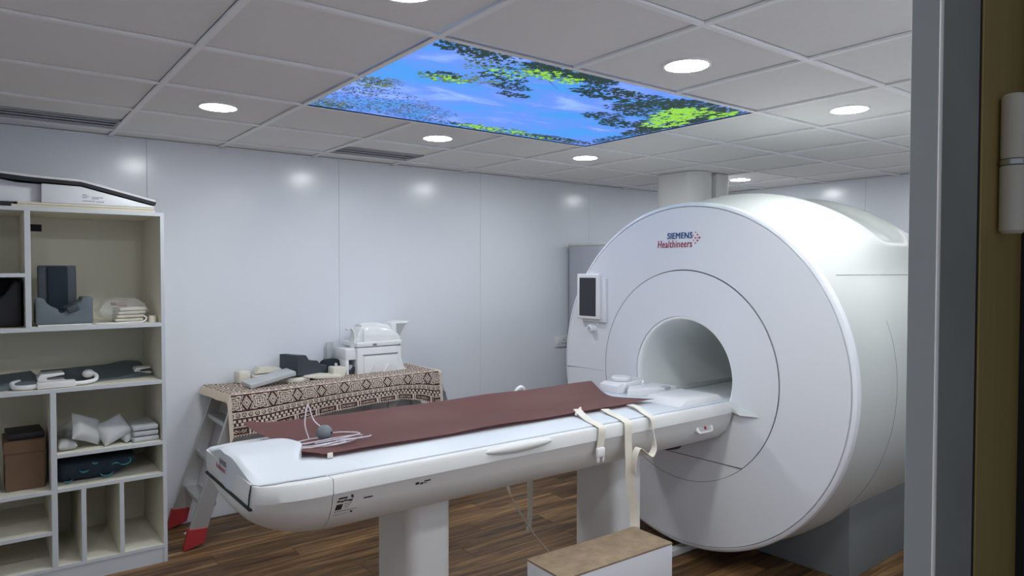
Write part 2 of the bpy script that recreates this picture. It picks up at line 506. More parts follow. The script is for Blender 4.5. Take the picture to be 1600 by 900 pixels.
obj('hinge_collar', bm, M['chrome'], hg)
bm = B(); box(bm, hx + 0.006, hx + 0.040, -1.671, -1.667, 1.704, 1.782, 0.001, 1); obj('hinge_label', bm, M['labelgrey'], hg)
bm = B()
for k, (xx, z0, z1) in enumerate(((0.011, 1.710, 1.745), (0.014, 1.708, 1.772), (0.020, 1.712, 1.765), (0.024, 1.720, 1.774))):
    zz = z0
    while zz < z1:
        h = 0.002 + 0.004 * random.random()
        box(bm, hx + xx, hx + xx + 0.0014, -1.6716, -1.6710, zz, zz + h); zz += h + 0.0012
obj('label_print', bm, M['greyink'], hg, 0)

# ================================================================== CEILING FITTINGS
def ceiling_light(label, x, y):
    t = thing('ceiling_light', label, 'light', (x, y, HC), 0, 'round ceiling downlights')
    bm = B(); lathe(bm, [(0.072, -0.002), (0.086, -0.004), (0.0905, 0.0), (0.0905, 0.006), (0.072, 0.006)], 'z', (0, 0, 0), 40, close=True)
    obj('frame', bm, M['bar'], t, 40, local=True)
    bm = B(); lathe(bm, [(0, -0.0045), (0.05, -0.0042), (0.079, -0.0034), (0.079, 0.002), (0, 0.002)], 'z', (0, 0, 0), 40)
    obj('diffuser', bm, M['lamp'], t, 40, local=True)
    return t
ceiling_light('round white downlight lit in the ceiling above the shelf end', -0.3, 1.5)
ceiling_light('round lit downlight between backlit sky picture and second air vent', 0.93, 1.53)
ceiling_light('round lit downlight just past the far corner of the sky picture', 2.1, 1.52)
ceiling_light('large bright round downlight beside the near long edge of the sky picture', 0.915, -0.285)
ceiling_light('round lit downlight above the right flank of the scanner', 2.11, -0.30)
ceiling_light('small far round downlight beside the white ceiling column', 3.93, 1.55)
ceiling_light('round downlight cut by the top edge of the photo', -0.27, -0.27)

ceiling_light('added unseen fill downlight past the right door frame', 3.93, -0.29)  # extra lamp, added as fill from beyond the door frame
ceiling_light('added unseen fill downlight beside the front wall facing the scanner flank', 2.1, -1.2)  # added out of view to brighten the scanner flank
ceiling_light('added unseen fill downlight above the doorway side of the room', 0.9, -1.2)  # added lamp lighting surfaces that face the camera
ceiling_light('added unseen fill downlight nearest the camera', -0.3, -1.2)  # another added lamp for the camera-facing sides
ceiling_light('added unseen fill downlight on the left in front of the shelf unit', -1.5, -0.29)  # fill lamp added out of view for the shelf and table side

def air_vent(label, x0, x1):
    t = thing('air_vent', label, 'vent', ((x0 + x1) / 2, 2.25, HC), 0, 'slot air vents')
    ya, yb = 2.13, 2.39
    bm = B(); box(bm, x0 + 0.012, x1 - 0.012, ya, yb, HC + 0.05, HC + 0.055); obj('backing', bm, M['dark'], t, 0)
    bm = B()
    for a in ((x0 + 0.012, x1 - 0.012, ya, ya + 0.012), (x0 + 0.012, x1 - 0.012, yb - 0.012, yb), (x0 + 0.012, x0 + 0.022, ya, yb), (x1 - 0.022, x1 - 0.012, ya, yb)):
        box(bm, *a, HC - 0.001, HC + 0.05)
    obj('frame', bm, M['ventgrey'], t, 0)
    for k in range(3):
        yc = ya + 0.072 + k * 0.072
        bm = B(); prism(bm, [(yc - 0.031, HC - 0.001), (yc + 0.028, HC + 0.006), (yc + 0.028, HC + 0.009), (yc - 0.031, HC + 0.002)], 'x', x0 + 0.022, x1 - 0.022)
        obj('slat', bm, M['ventgrey'], t, 0)
    return t
air_vent('grey slot air vent in the ceiling above the shelf unit', -1.2, -0.6)
air_vent('grey slot air vent in the ceiling near the middle of the back wall', 0.6, 1.2)

# ---- backlit sky picture
skyp = thing('sky_panel', 'backlit ceiling picture of blue sky framed by tree leaves', 'light panel', (0.9, 0.6, HC))
bm = B()
for a in ((-0.012, 1.812, -0.012, 0.012), (-0.012, 1.812, 1.188, 1.212), (-0.012, 0.012, 0.012, 1.188), (1.788, 1.812, 0.012, 1.188)):
    box(bm, *a, HC - 0.0046, HC + 0.004)
obj('frame', bm, M['bar'], skyp, 0)
bm = B(); box(bm, 0.012, 1.788, 0.012, 1.188, HC + 0.001, HC + 0.006); obj('sky_print', bm, M['sky'], skyp, 0)
# leaves of the print: flat outlines a hair below the sky sheet
LEAF = [(0, 0), (0.18, 0.22), (0.55, 0.28), (0.45, 0.08), (1.0, 0.0), (0.45, -0.10), (0.5, -0.3), (0.16, -0.2)]
def leaves(bm, cu, cv, ru, rv, n, size, z, ang=None):
    for _ in range(n):
        r = math.sqrt(random.random()); a = random.random() * 2 * PI
        u = cu + ru * r * math.cos(a); v = cv + rv * r * math.sin(a)
        s = size * (0.6 + 0.8 * random.random()); th = random.random() * 2 * PI if ang is None else ang + random.gauss(0, 0.6)
        c, d = math.cos(th), math.sin(th)
        pts = [(u + s * (p[0] * c - p[1] * d), v + s * (p[0] * d + p[1] * c)) for p in LEAF]
        if any(p[0] < 0.014 or p[0] > 1.786 or p[1] < 0.014 or p[1] > 1.186 for p in pts): continue
        zz = HC + z - 0.00002 * random.random()
        bm.faces.new([bm.verts.new((p[0], p[1], zz)) for p in pts])
def leaf_part(mat, z, spec):
    bm = B()
    for s in spec: leaves(bm, *s[:6], z)
    o = obj('leaf_print', bm, M[mat], skyp, 0); o['kind'] = 'stuff'
SKYLEAF = [
    ('leafblue', 0.0009, [(0.20, 0.95, 0.32, 0.22, 620, 0.017), (0.48, 1.02, 0.24, 0.15, 380, 0.015), (0.12, 0.72, 0.12, 0.16, 170, 0.017), (0.62, 1.13, 0.24, 0.05, 200, 0.017)]),
    ('leaftan', 0.0007, [(0.20, 0.93, 0.30, 0.22, 330, 0.014), (0.45, 1.0, 0.24, 0.15, 180, 0.013), (0.10, 0.62, 0.10, 0.07, 60, 0.016)]),
    ('leafolive', 0.0006, [(0.08, 1.10, 0.12, 0.09, 200, 0.020), (0.09, 0.66, 0.08, 0.08, 130, 0.020), (0.35, 0.13, 0.16, 0.10, 110, 0.020), (0.40, 0.20, 0.16, 0.10, 90, 0.020), (0.60, 0.10, 0.16, 0.09, 200, 0.028), (0.28, 0.42, 0.12, 0.05, 90, 0.026), (0.40, 0.36, 0.12, 0.05, 60, 0.026), (1.06, 1.12, 0.26, 0.07, 170, 0.030), (1.45, 1.12, 0.20, 0.06, 90, 0.026), (1.62, 0.20, 0.2, 0.16, 110, 0.034)]),
    ('leafdark', 0.0005, [(0.16, 0.05, 0.16, 0.06, 260, 0.026), (0.38, 0.10, 0.20, 0.08, 150, 0.024), (0.66, 0.06, 0.24, 0.06, 420, 0.034), (0.46, 0.26, 0.12, 0.06, 90, 0.026), (0.58, 0.36, 0.09, 0.05, 100, 0.028), (0.26, 0.38, 0.07, 0.04, 70, 0.026), (0.66, 0.46, 0.09, 0.035, 70, 0.026),
                          (0.96, 0.20, 0.16, 0.09, 190, 0.034), (1.06, 0.13, 0.12, 0.04, 80, 0.030), (1.22, 0.24, 0.12, 0.16, 230, 0.034), (1.36, 0.26, 0.16, 0.18, 380, 0.034), (1.28, 0.52, 0.12, 0.07, 130, 0.032), (1.54, 0.12, 0.26, 0.11, 520, 0.036), (1.64, 0.38, 0.16, 0.24, 560, 0.036), (1.75, 0.30, 0.05, 0.30, 420, 0.036), (1.48, 0.60, 0.14, 0.08, 170, 0.032), (1.72, 0.66, 0.07, 0.14, 240, 0.036),
                          (1.0, 1.14, 0.30, 0.05, 120, 0.028), (1.50, 1.13, 0.28, 0.055, 330, 0.028), (1.74, 0.95, 0.05, 0.12, 120, 0.028), (0.10, 1.13, 0.12, 0.06, 120, 0.018), (0.08, 0.64, 0.07, 0.05, 60, 0.018)]),
    ('leafgreen', 0.0004, [(0.62, 0.14, 0.16, 0.05, 60, 0.030), (0.30, 0.42, 0.11, 0.04, 36, 0.024), (0.44, 0.22, 0.10, 0.05, 36, 0.022), (1.56, 0.26, 0.13, 0.14, 120, 0.055), (1.74, 0.14, 0.05, 0.10, 34, 0.048), (1.66, 0.44, 0.09, 0.12, 60, 0.048), (1.04, 1.12, 0.24, 0.05, 80, 0.032), (1.40, 1.15, 0.1, 0.03, 20, 0.026)]),
]
for s in SKYLEAF: leaf_part(*s)
bm = B()
for a, b_ in (((0.30, 0.40), (0.62, 0.08)), ((0.55, 0.42), (0.46, 0.20)), ((0.80, 0.30), (0.56, 0.14)), ((1.20, 0.42), (1.55, 0.12)), ((1.25, 0.62), (1.60, 0.30)), ((0.05, 1.14), (0.55, 1.0)), ((0.1, 1.0), (0.45, 0.9)), ((0.45, 0.5), (0.45, 0.26))):
    ax, ay = a; bx, by = b_; L = math.hypot(bx - ax, by - ay); nx, ny = -(by - ay) / L, (bx - ax) / L
    bm.faces.new([bm.verts.new((px, py, HC + 0.00095)) for px, py in ((ax, ay), (bx - nx * .003, by - ny * .003), (bx + nx * .003, by + ny * .003))])
o = obj('twig_print', bm, M['leafdark'], skyp, 0); o['kind'] = 'stuff'

# ---- boxed column from ceiling down behind the scanner
t = thing('ceiling_column', 'white boxed duct column from the ceiling down behind the scanner', 'column', (3.3, 1.65, 0))
def rrect(x0, x1, y0, y1, r, n=6):
    out = []
    for cx, cy, a0 in ((x1 - r, y1 - r, 0), (x0 + r, y1 - r, 90), (x0 + r, y0 + r, 180), (x1 - r, y0 + r, 270)):
        for k in range(n + 1):
            a = math.radians(a0 + 90 * k / n); out.append((cx + r * math.cos(a), cy + r * math.sin(a)))
    return out
bm = B(); prism(bm, rrect(3.17, 3.44, 1.42, 1.86, 0.11), 'z', 0.0, HC); obj('round_cover', bm, M['column'], t)
bm = B(); box(bm, 3.442, 3.60, 1.43, 1.86, 0.0, HC, 0.006, 2); obj('side_cover', bm, M['column'], t)

# ---- grey cabinet behind the scanner, socket on the wall
t = thing('equipment_cabinet', 'tall blue-grey cabinet standing behind the left rim of the scanner', 'cabinet', (3.01, 2.28, 0))
bm = B(); prism(bm, rrect(2.84, 3.25, 2.06, 2.56, 0.10), 'z', 0.02, 1.765, 0.0); obj('body', bm, M['cabgrey'], t)
bm = B(); prism(bm, rrect(2.835, 3.255, 2.055, 2.565, 0.10), 'z', 1.766, 1.785); obj('top_cap', bm, M['gantry'], t)
bm = B(); prism(bm, rrect(2.86, 3.23, 2.08, 2.54, 0.10), 'z', 0.0, 0.02); obj('base', bm, M['dark'], t)
t = thing('wall_socket', 'white electrical socket on the back wall beside the scanner', 'socket', (2.845, YB, 0.93))
bm = B(); box(bm, 2.775, 2.915, YB - 0.012, YB, 0.885, 0.978, 0.004, 2); obj('plate', bm, M['whiteplastic'], t)
bm = B()
for dx, dz in ((-0.02, -0.012), (0.02, -0.012), (0.0, 0.016)): lathe(bm, [(0, YB - 0.0125), (0.006, YB - 0.0125), (0.006, YB - 0.011), (0, YB - 0.011)], 'y', (2.875 + dx, 0, 0.93 + dz), 10)
obj('socket_holes', bm, M['ink'], t, 0)
bm = B(); box(bm, 2.793, 2.823, YB - 0.017, YB - 0.011, 0.912, 0.952, 0.002, 1); obj('rocker_switch', bm, M['whiteplastic'], t)

# ================================================================== SCANNER
SA = math.radians(1.5)
scan = thing('mri_scanner', 'large white round scanner with round bore and maker lettering on its front', 'scanner', (1.78, 0.44, 0), SA)
CT, CZ, RD = -0.02, 0.997, 0.925
def ringlathe(prof, n=128, close=True): return lathe(B(), prof, 'x', (0, CT, CZ), n, close)
# front cover: face, rim with a groove
obj('front_cover', ringlathe([(0.5645, 0.0), (0.70, -0.002), (0.80, 0.0), (0.896, 0.004), (0.8985, 0.010), (0.8985, 0.05), (0.5645, 0.05)]), M['face'], scan, 25, local=True)
obj('front_rim', ringlathe([(0.9005, 0.05), (0.9005, 0.010), (0.903, 0.0055), (0.912, 0.009), (0.919, 0.015), (0.9225, 0.024), (0.9225, 0.046), (0.915, 0.050)]), M['gantry_rim'], scan, 25, local=True)
# inner ring flaring into the bore
obj('bore_ring', lathe(B(), [(0.5615, 0.05), (0.5615, 0.001), (0.45, -0.001), (0.318, -0.001), (0.3165, 0.001), (0.3165, 0.012), (0.5, 0.05)], 'x', (0, CT + 0.005, CZ - 0.003), 128, True), M['face'], scan, 25, local=True)
obj('bore_liner', lathe(B(), [(0.316, 0.001), (0.309, 0.001), (0.303, 0.004), (0.298, 0.014), (0.2955, 0.035), (0.293, 0.10), (0.293, 1.60), (0.31, 1.60), (0.316, 0.012)], 'x', (0, CT + 0.0, CZ - 0.003), 128, True), M['borein'], scan, 35, local=True)
obj('ring_seam', lathe(B(), [(0.5620, -0.0004), (0.5641, -0.0006), (0.5641, 0.003), (0.5620, 0.003)], 'x', (0, CT, CZ), 160, True), M['greyink'], scan, 25, local=True)
# shadow gap body behind the covers
obj('gap_backing', ringlathe([(0.33, 0.03), (0.91, 0.03), (0.91, 0.06), (0.33, 0.06)]), M['dark'], scan, 25, local=True)
# body covers with a raised hood along the top
def body_R(phi, s):
    # phi measured from straight up, positive to the near side
    a = abs(math.degrees(phi))
    full = 1.012 - 0.062 * sstep(38, 58, a) - 0.012 * sstep(60, 100, a)
    base = 0.916 + (full - 0.916) * sstep(0.05, 0.60 - 0.25 * sstep(40, 90, a), s)
    sc_ = 0.44 + 0.26 * a / 40
    dip = 0.042 * sstep(sc_, sc_ + 0.13, s) * (1 - sstep(41.5, 45, a)) * (1 - sstep(1.0, 1.10, s))
    return base - dip - 0.085 * sstep(1.05, 1.70, s)
def body_part(name, s0, s1, ns, rear=False):
    rings = []
    for i in range(ns + 1):
        s = s0 + (s1 - s0) * i / ns
        e = 0.0
        if rear and s > s1 - 0.14:
            q = (s - (s1 - 0.14)) / 0.14; e = 0.14 * (1 - math.sqrt(max(0, 1 - q * q)))
        ring = []
        for k in range(288):
            phi = -PI + 2 * PI * k / 288
            R = body_R(phi, s) - e
            ring.append((s, CT - R * math.sin(phi), CZ + R * math.cos(phi)))
        rings.append(ring)
    if rear: rings.append([(s1 - 0.002, CT + (y_ - CT) * 0.36, CZ + (z_ - CZ) * 0.36) for (x_, y_, z_) in rings[-1]])
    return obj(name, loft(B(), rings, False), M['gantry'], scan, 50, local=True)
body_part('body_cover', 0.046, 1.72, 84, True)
# seams on the flank and across the inner ring
def seam_strip(name, pts, r=0.0016):
    bm = B(); tube(bm, pts, r, 6); return obj(name, bm, M['greyink'], scan, 60, local=True)
zz = 1.535
pts = []
for i in range(16):
    s = 0.16 + i * 0.1
    ph = math.radians(60)
    for _ in range(20):
        R = body_R(ph, s); ph = math.acos(min(1, (zz - CZ) / R))
    pts.append((s, CT - R * math.sin(ph), zz))
seam_strip('flank_seam', pts)
pts = []
for k in range(31):
    ph = math.radians(70 + 2.2 * k); R = body_R(ph, 0.366) + 0.0003
    pts.append((0.366, CT - R * math.sin(ph), CZ + R * math.cos(ph)))
seam_strip('flank_seam', pts, 0.0012)
h = math.sqrt(0.5615 ** 2 - (0.569 - CZ + 0.003) ** 2)
bm = B(); box(bm, -0.0018, 0.002, CT + 0.005 - h, CT + 0.005 + h, 0.5675, 0.5705); obj('lower_panel_seam', bm, M['ink'], scan, 0, local=True)
bm = B(); box(bm, -0.0026, 0.002, 0.565, 0.885, 0.9535, 0.9550); obj('side_panel_seam', bm, M['labelgrey'], scan, 0, local=True)
# fairing where the table docks: a thin ledge running out along the ring face
bm = B()
prism(bm, [(-0.30, 0.896), (-0.345, 0.890), (-0.495, 0.840), (-0.345, 0.858), (-0.30, 0.852)], 'x', -0.03, 0.004)
for v in bm.verts:
    if v.co.x < -0.01: v.co.y = -0.30 + (v.co.y + 0.30) * 0.45
obj('table_fairing', bm, M['gantry'], scan, 40, local=True)
# bed carrier inside the bore
bm = B(); box(bm, 0.0, 1.5, -0.262, 0.232, 0.80, 0.855, 0.012, 2); obj('bore_bed', bm, M['borein'], scan, local=True)
bm = B(); box(bm, 0.02, 1.3, -0.255, -0.235, 0.855, 0.878, 0.004, 2); box(bm, 0.02, 1.3, 0.205, 0.225, 0.855, 0.878, 0.004, 2); obj('bore_rail', bm, M['gantry'], scan, local=True)
# pedestal
bm = B()
prism(bm, [(0.42, -0.725), (1.62, -0.725), (1.62, 0.70), (0.42, 0.70)], 'z', 0.0, 0.62, 0.006, 2)
obj('pedestal', bm, M['pedestal'], scan, local=True)
# control screen and knob
bm = B(); box(bm, -0.045, -0.022, 0.560, 0.745, 1.262, 1.535, 0.006, 3); mon = obj('control_screen', bm, M['whiteplastic'], scan, local=True)
bm = B(); box(bm, -0.0465, -0.044, 0.583, 0.722, 1.280, 1.512, 0.001, 1); obj('screen_glass', bm, M['screen'], mon, 0, local=True)
bm = B(); box(bm, -0.023, 0.004, 0.535, 0.72, 1.245, 1.510, 0.004, 2); obj('screen_mount', bm, M['whiteplastic'], mon, local=True)
bm = B(); lathe(bm, [(0, -0.040), (0.018, -0.040), (0.023, -0.036), (0.024, -0.012), (0.027, -0.008), (0.027, 0.003), (0, 0.003)], 'x', (0, 0.643, 1.205), 28)
kn = obj('control_knob', bm, M['gantry_rim'], scan, local=True)
bm = B(); lathe(bm, [(0, -0.0415), (0.012, -0.0415), (0.012, -0.039), (0, -0.039)], 'x', (0, 0.643, 1.205), 20); obj('knob_face', bm, M['labelgrey'], kn, local=True)
# maker lettering
def face_text(s, size, t, z, mat, sx, wt=0.0, shear=0.0):
    bm = text_bm(s, size, frame4((-0.0032, t, z), (0, -1, 0), (0, 0, 1)), 0.0006, sx, shear, wt, 1.08)
    return obj('lettering', bm, mat, scan, 0, local=True)
def fit_text(s, t0, t1, z0, size, mat, wt=0.0, shear=0.0):
    o = face_text(s, size, 0, 0, mat, 1.0, 0.0, shear)
    bm = B(); bm.from_mesh(o.data); geo = list(bm.verts) + list(bm.edges) + list(bm.faces)
    if wt:
        for dy, dz in ((wt, 0), (-wt, 0), (0, wt)):
            r_ = bmesh.ops.duplicate(bm, geom=geo)
            bmesh.ops.translate(bm, verts=[e for e in r_['geom'] if isinstance(e, bmesh.types.BMVert)], vec=(-0.00004, dy, dz))
    bm.to_mesh(o.data); bm.free()
    ysv = [v.co.y for v in o.data.vertices]; a, b_ = max(ysv), min(ysv)
    k = (t0 - t1) / (a - b_)
    for v in o.data.vertices:
        v.co.y = t0 - (a - v.co.y) * k; v.co.z += z0
    return o
fit_text('SIEMENS', 0.086, -0.080, 1.727, 0.046, M['logoblue'], 0.0011, 0.08)
fit_text('Healthineers', 0.150, -0.078, 1.680, 0.056, M['logored'], 0.0007, 0.08)
bm = B()
for (dt, dz, r) in ((-0.100, 1.757, .0035), (-0.112, 1.744, .0045), (-0.124, 1.728, .006), (-0.112, 1.713, .005), (-0.098, 1.700, .004), (-0.098, 1.727, .0045), (-0.086, 1.741, .003), (-0.086, 1.714, .003), (-0.112, 1.728, .003)):
    lathe(bm, [(0, -0.0038), (r, -0.0038), (r, -0.002), (0, -0.002)], 'x', (0, dt, dz), 10)
obj('lettering', bm, M['logored'], scan, 0, local=True)

# ================================================================== PATIENT TABLE
YN, YFAR, ZT = 0.098, 0.790, 0.895
YC = (YN + YFAR) / 2; HW = (YFAR - YN) / 2
table = thing('patient_table', 'long white patient table with boat-shaped hull on two pillars', 'table', (0.66, YC, 0))
HP = [(0.90, 0.0), (0.985, 0.0), (1.0, 0.010), (1.0, 0.05), (0.985, 0.058), (0.955, 0.095), (0.88, 0.145), (0.75, 0.185), (0.55, 0.215), (0.30, 0.235), (0.0, 0.240)]
def hull_ring(x):
    tip = -0.56; q = min(1, max(0, (x - tip) / 0.30))
    kd = math.sqrt(max(0.0, 1 - (1 - q) ** 2)) * 0.80 + 0.20 if q < 1 else 1.0
    kw = 0.78 + 0.22 * math.sqrt(max(0, 1 - (1 - min(1, (x - tip) / 0.2)) ** 2)) if x < tip + 0.2 else 1.0
    pts = []
    for fy, dz in HP:
        d = dz if dz < 0.056 else 0.056 + (dz - 0.056) * kd
        pts.append((fy * HW * kw, ZT - d))
    near = [(x, YC - a, z) for a, z in pts]
    far = [(x, YC + a, z) for a, z in pts[-2::-1]]
    return near + far
def hull(name, xs_):
    return obj(name, loft(B(), [hull_ring(x) for x in xs_], True), M['table'], table, 32)
hull('end_hull', [-0.56 + 0.2275 * (k / 14) ** 1.6 for k in range(15)])
hull('hull', [-0.3300, -0.31, -0.28, -0.25, -0.15, 0.2, 0.6, 1.0, 1.4, 1.70, 1.772])
# table top plate with its seam line
bm = B(); prism(bm, rrect(-0.36, 1.80, YN + 0.040, YFAR - 0.040, 0.02, 3), 'z', ZT - 0.004, ZT + 0.005, 0.0015, 2); obj('table_top', bm, M['tabletop'], table)
bm = B(); prism(bm, rrect(-0.36, 1.80, YN + 0.0375, YFAR - 0.0375, 0.02, 3), 'z', ZT - 0.006, ZT + 0.0006); obj('top_seam', bm, M['greyink'], table, 0)
# raised end cap with the mat cut-out
def cap_h(y):
    a = abs(y - YC)
    return 0.006 + 0.046 * (1 - sstep(0.05, 0.30, a))
def cap_right(y):
    # right edge: lobe in the middle, flares along the rails
    a = abs(y - (YC + 0.0))
    v = -0.385 + 0.075 * math.exp(-(a / 0.12) ** 2)
    if y > YC: return v - 0.075 * sstep(0.10, 0.22, a)
    return v + 0.19 * sstep(0.165, 0.235, a)
def hull_kw(x):
    q_ = min(1, max(0, (x + 0.56) / 0.2))
    return 0.78 + 0.22 * math.sqrt(max(0, 1 - (1 - q_) ** 2))
def cap_y(x, y):
    half = hull_kw(x) * HW - 0.010 - 0.032 * min(1, max(0, (x + 0.56) / 0.10))
    return YC + (y - YC) / (HW - 0.042) * half
NY, NX = 44, 18
bm = B(); top = []; bot = []
for i in range(NY + 1):
    y_ = YN + 0.042 + (YFAR - YN - 0.084) * i / NY
    xr_ = cap_right(y_); xl_ = -0.568 + 0.018 * abs(y_ - YC) / HW
    hz = ZT + cap_h(y_)
    tr = []
    for k in range(NX + 1):
        f = k / NX; x_ = xl_ + (xr_ - xl_) * f
        e = min(x_ - xl_, xr_ - x_); drop = 0.006 * (1 - min(1, e / 0.010)) ** 2
        tr.append(bm.verts.new((x_, cap_y(x_, y_), hz - drop)))
    top.append(tr)
    bx_ = [xl_ + 0.004 + (xr_ - xl_ - 0.004) * k / NX for k in range(NX + 1)]
    bot.append([bm.verts.new((bx_[k], cap_y(bx_[k], y_), (ZT - 0.072 if k == 0 else ZT - 0.001))) for k in range(NX + 1)])
for i in range(NY):
    for k in range(NX):
        bm.faces.new((top[i][k], top[i][k + 1], top[i + 1][k + 1], top[i + 1][k]))
        bm.faces.new((bot[i][k], bot[i + 1][k], bot[i + 1][k + 1], bot[i][k + 1]))
    bm.faces.new((top[i][0], top[i + 1][0], bot[i + 1][0], bot[i][0]))
    bm.faces.new((top[i][NX], bot[i][NX], bot[i + 1][NX], top[i + 1][NX]))
for i in (0, NY):
    for k in range(NX):
        bm.faces.new((top[i][k], top[i][k + 1], bot[i][k + 1], bot[i][k]) if i == NY else (top[i][k + 1], top[i][k], bot[i][k], bot[i][k + 1]))
bmesh.ops.recalc_face_normals(bm, faces=bm.faces)
obj('end_cap', bm, M['tabletop'], table, 40)
bm = B(); box(bm, -0.5665, -0.53, YN + 0.088, YFAR - 0.088, ZT - 0.080, ZT - 0.0725); obj('cap_gap', bm, M['ink'], table, 0)
pts = [(x_, cap_y(x_, YN + 0.042) - 0.0005, ZT + 0.0012) for x_ in [-0.560 + 0.02 * k for k in range(19)]]
bm = B(); tube(bm, pts, 0.0016, 6); obj('top_seam', bm, M['greyink'], table, 60)
ya_ = cap_y(-0.562, YN + 0.042)
bm = B(); tube(bm, [(-0.5600, ya_, ZT + 0.001), (-0.5645, ya_ + 0.004, ZT - 0.03), (-0.5665, ya_ + 0.010, ZT - 0.074)], 0.0025, 6); obj('cap_gap', bm, M['ink'], table, 60)
# faded lettering on the end cap
for s, z, m, ya, yb in (('SIEMENS', 0.898, 'greyink', 0.50, 0.40), ('Healthineers', 0.876, 'fadedink', 0.54, 0.40)):
    bm = text_bm(s, 0.026, frame4((-0.5700, ya, z), (0, -1, 0), (0, 0, 1)), 0.0006, 0.8)
    obj('lettering', bm, M[m], table, 0)
# grip bulge on the near rail, release port, info print
bm = B(); ellipsoid(bm, (0.42, YN + 0.004, ZT - 0.012), (0.165, 0.020, 0.020), 32, 14); obj('side_grip', bm, M['table'], table, 60)
bm = B(); prism(bm, rrect(-0.062, 0.062, -0.023, 0.023, 0.021, 6), 'z', -0.006, 0.006, 0.002, 2); bmesh.ops.rotate(bm, verts=bm.verts, cent=(0, 0, 0), matrix=Matrix.Rotation(PI / 2, 3, 'X'))
def at_hull(x, z_, tilt):
    return Matrix.Translation((x, YN + 0.017, z_)) @ Matrix.Rotation(tilt, 4, 'X')
mt = at_hull(1.565, 0.792, -0.42)
bmesh.ops.transform(bm, matrix=mt, verts=bm.verts); port = obj('release_port', bm, M['whiteplastic'], table, 50)
bm = B(); prism(bm, rrect(-0.044, 0.044, -0.014, 0.014, 0.013, 6), 'z', 0.0, 0.0075); bmesh.ops.rotate(bm, verts=bm.verts, cent=(0, 0, 0), matrix=Matrix.Rotation(PI / 2, 3, 'X')); bmesh.ops.transform(bm, matrix=mt, verts=bm.verts); obj('port_recess', bm, M['labelgrey'], port)
bm = B(); lathe(bm, [(0, -0.0125), (0.007, -0.012), (0.009, -0.006), (0, -0.006)], 'y', (0, 0, 0), 16); bmesh.ops.transform(bm, matrix=mt, verts=bm.verts); obj('port_button', bm, M['red'], port)
bm = B(); lathe(bm, [(0, 0.645), (0.085, 0.645), (0.09, 0.650), (0.09, 0.67), (0, 0.67)], 'z', (1.60, YC - 0.05, 0), 32); obj('pivot_plate', bm, M['ink'], table)
# the printed safety marks on the hull side
SURF = [(0.1032, ZT - 0.058), (0.1136, ZT - 0.095), (0.1395, ZT - 0.145), (0.1845, ZT - 0.185)]
def surf(d):
    for (ya, za), (yb, zb) in zip(SURF, SURF[1:]):
        L = math.hypot(yb - ya, zb - za)
        if d <= L: break
        d -= L
    f = d / L; nx, nz = (zb - za) / L, -(yb - ya) / L
    return (ya + (yb - ya) * f + nx * 0.0009, za + (zb - za) * f + nz * 0.0009)
bm = B()
def mark(x, d, w_, h_, sk=0.0):
    a, b_ = surf(d), surf(d + h_)
    bm.faces.new([bm.verts.new(p) for p in ((x, *a), (x + w_, *a), (x + w_ - sk, *b_), (x - sk, *b_))])
mark(-0.310, 0.010, 0.030, 0.006); mark(-0.268, 0.006, 0.008, 0.009)
for a, b_, dd in ((0, .012, .020), (.013, .010, .022), (.024, .012, .020), (.037, .012, .022), (.052, .004, .014), (.046, .008, .023)): mark(-0.314 + a, dd, b_, 0.006, 0.002)
mark(-0.315, 0.034, 0.022, 0.022, 0.003)
for k in range(3): mark(-0.288, 0.034 + k * 0.007, 0.026 - 0.005 * k, 0.0016)
for k in range(9): mark(-0.319 + k * 0.009, 0.062, 0.006, 0.0022)
for k in range(6): mark(-0.320 + k * 0.008, 0.075, 0.005, 0.0018)
mark(-0.262, 0.070, 0.008, 0.008)
mark(-0.222, 0.026, 0.032, 0.005)
mark(-0.030, 0.012, 0.014, 0.009); mark(-0.012, 0.016, 0.012, 0.007); mark(0.004, 0.010, 0.026, 0.005); mark(-0.004, 0.018, 0.020, 0.003)
o = obj('safety_print', bm, M['ink'], table, 0); o['kind'] = 'stuff'
# pillars
def pillar(x0, x1):
    bm = B(); prism(bm, rrect(x0, x1, YC - 0.145, YC + 0.145, 0.045, 6), 'z', 0.0, 0.672); return obj('pillar', bm, M['column'], table)
pillar(0.055, 0.245); pillar(1.145, 1.345)
bm = B(); box(bm, 1.345, 2.1, 0.455, 0.505, 0.0, 0.035, 0.003, 1); obj('floor_duct', bm, M['whiteplastic'], table)
# docking blocks and sockets at the bore end
bm = B(); prism(bm, [(1.47, ZT + 0.004), (1.72, ZT + 0.004), (1.72, ZT + 0.062), (1.50, ZT + 0.058), (1.47, ZT + 0.045)], 'y', 0.60, 0.735, 0.006, 2); sb = obj('coil_socket_block', bm, M['whiteplastic'], table)
bm = B(); lathe(bm, [(0, 0.955), (0.052, 0.955), (0.056, 0.960), (0.056, 0.972), (0.050, 0.978), (0, 0.978)], 'z', (1.575, 0.672, 0), 28); obj('socket_cap', bm, M['whiteplastic'], sb)
bm = B(); prism(bm, [(1.46, 0.52), (1.60, 0.44), (1.76, 0.44), (1.76, 0.60), (1.56, 0.60)], 'z', ZT + 0.004, ZT + 0.040, 0.004, 2); cradle_ = obj('coil_cradle', bm, M['whiteplastic'], table)
bm = B(); prism(bm, [(1.44, ZT + 0.004), (1.80, ZT + 0.004), (1.74, ZT + 0.036), (1.50, ZT + 0.032)], 'y', 0.165, 0.40, 0.004, 2); obj('coil_socket_block', bm, M['whiteplastic'], table)
bm = B(); box(bm, 1.66, 1.70, 0.43, 0.47, ZT + 0.036, ZT + 0.046, 0.003, 2); obj('latch', bm, M['labelgrey'], table)

for xx in (1.515, 1.655):
    bm = rbox(xx, 0.596, ZT + 0.030, 0.014, 0.012, 0.062, 0.003, (0, 0.55, 0)); obj('rib', bm, M['whiteplastic'], sb)
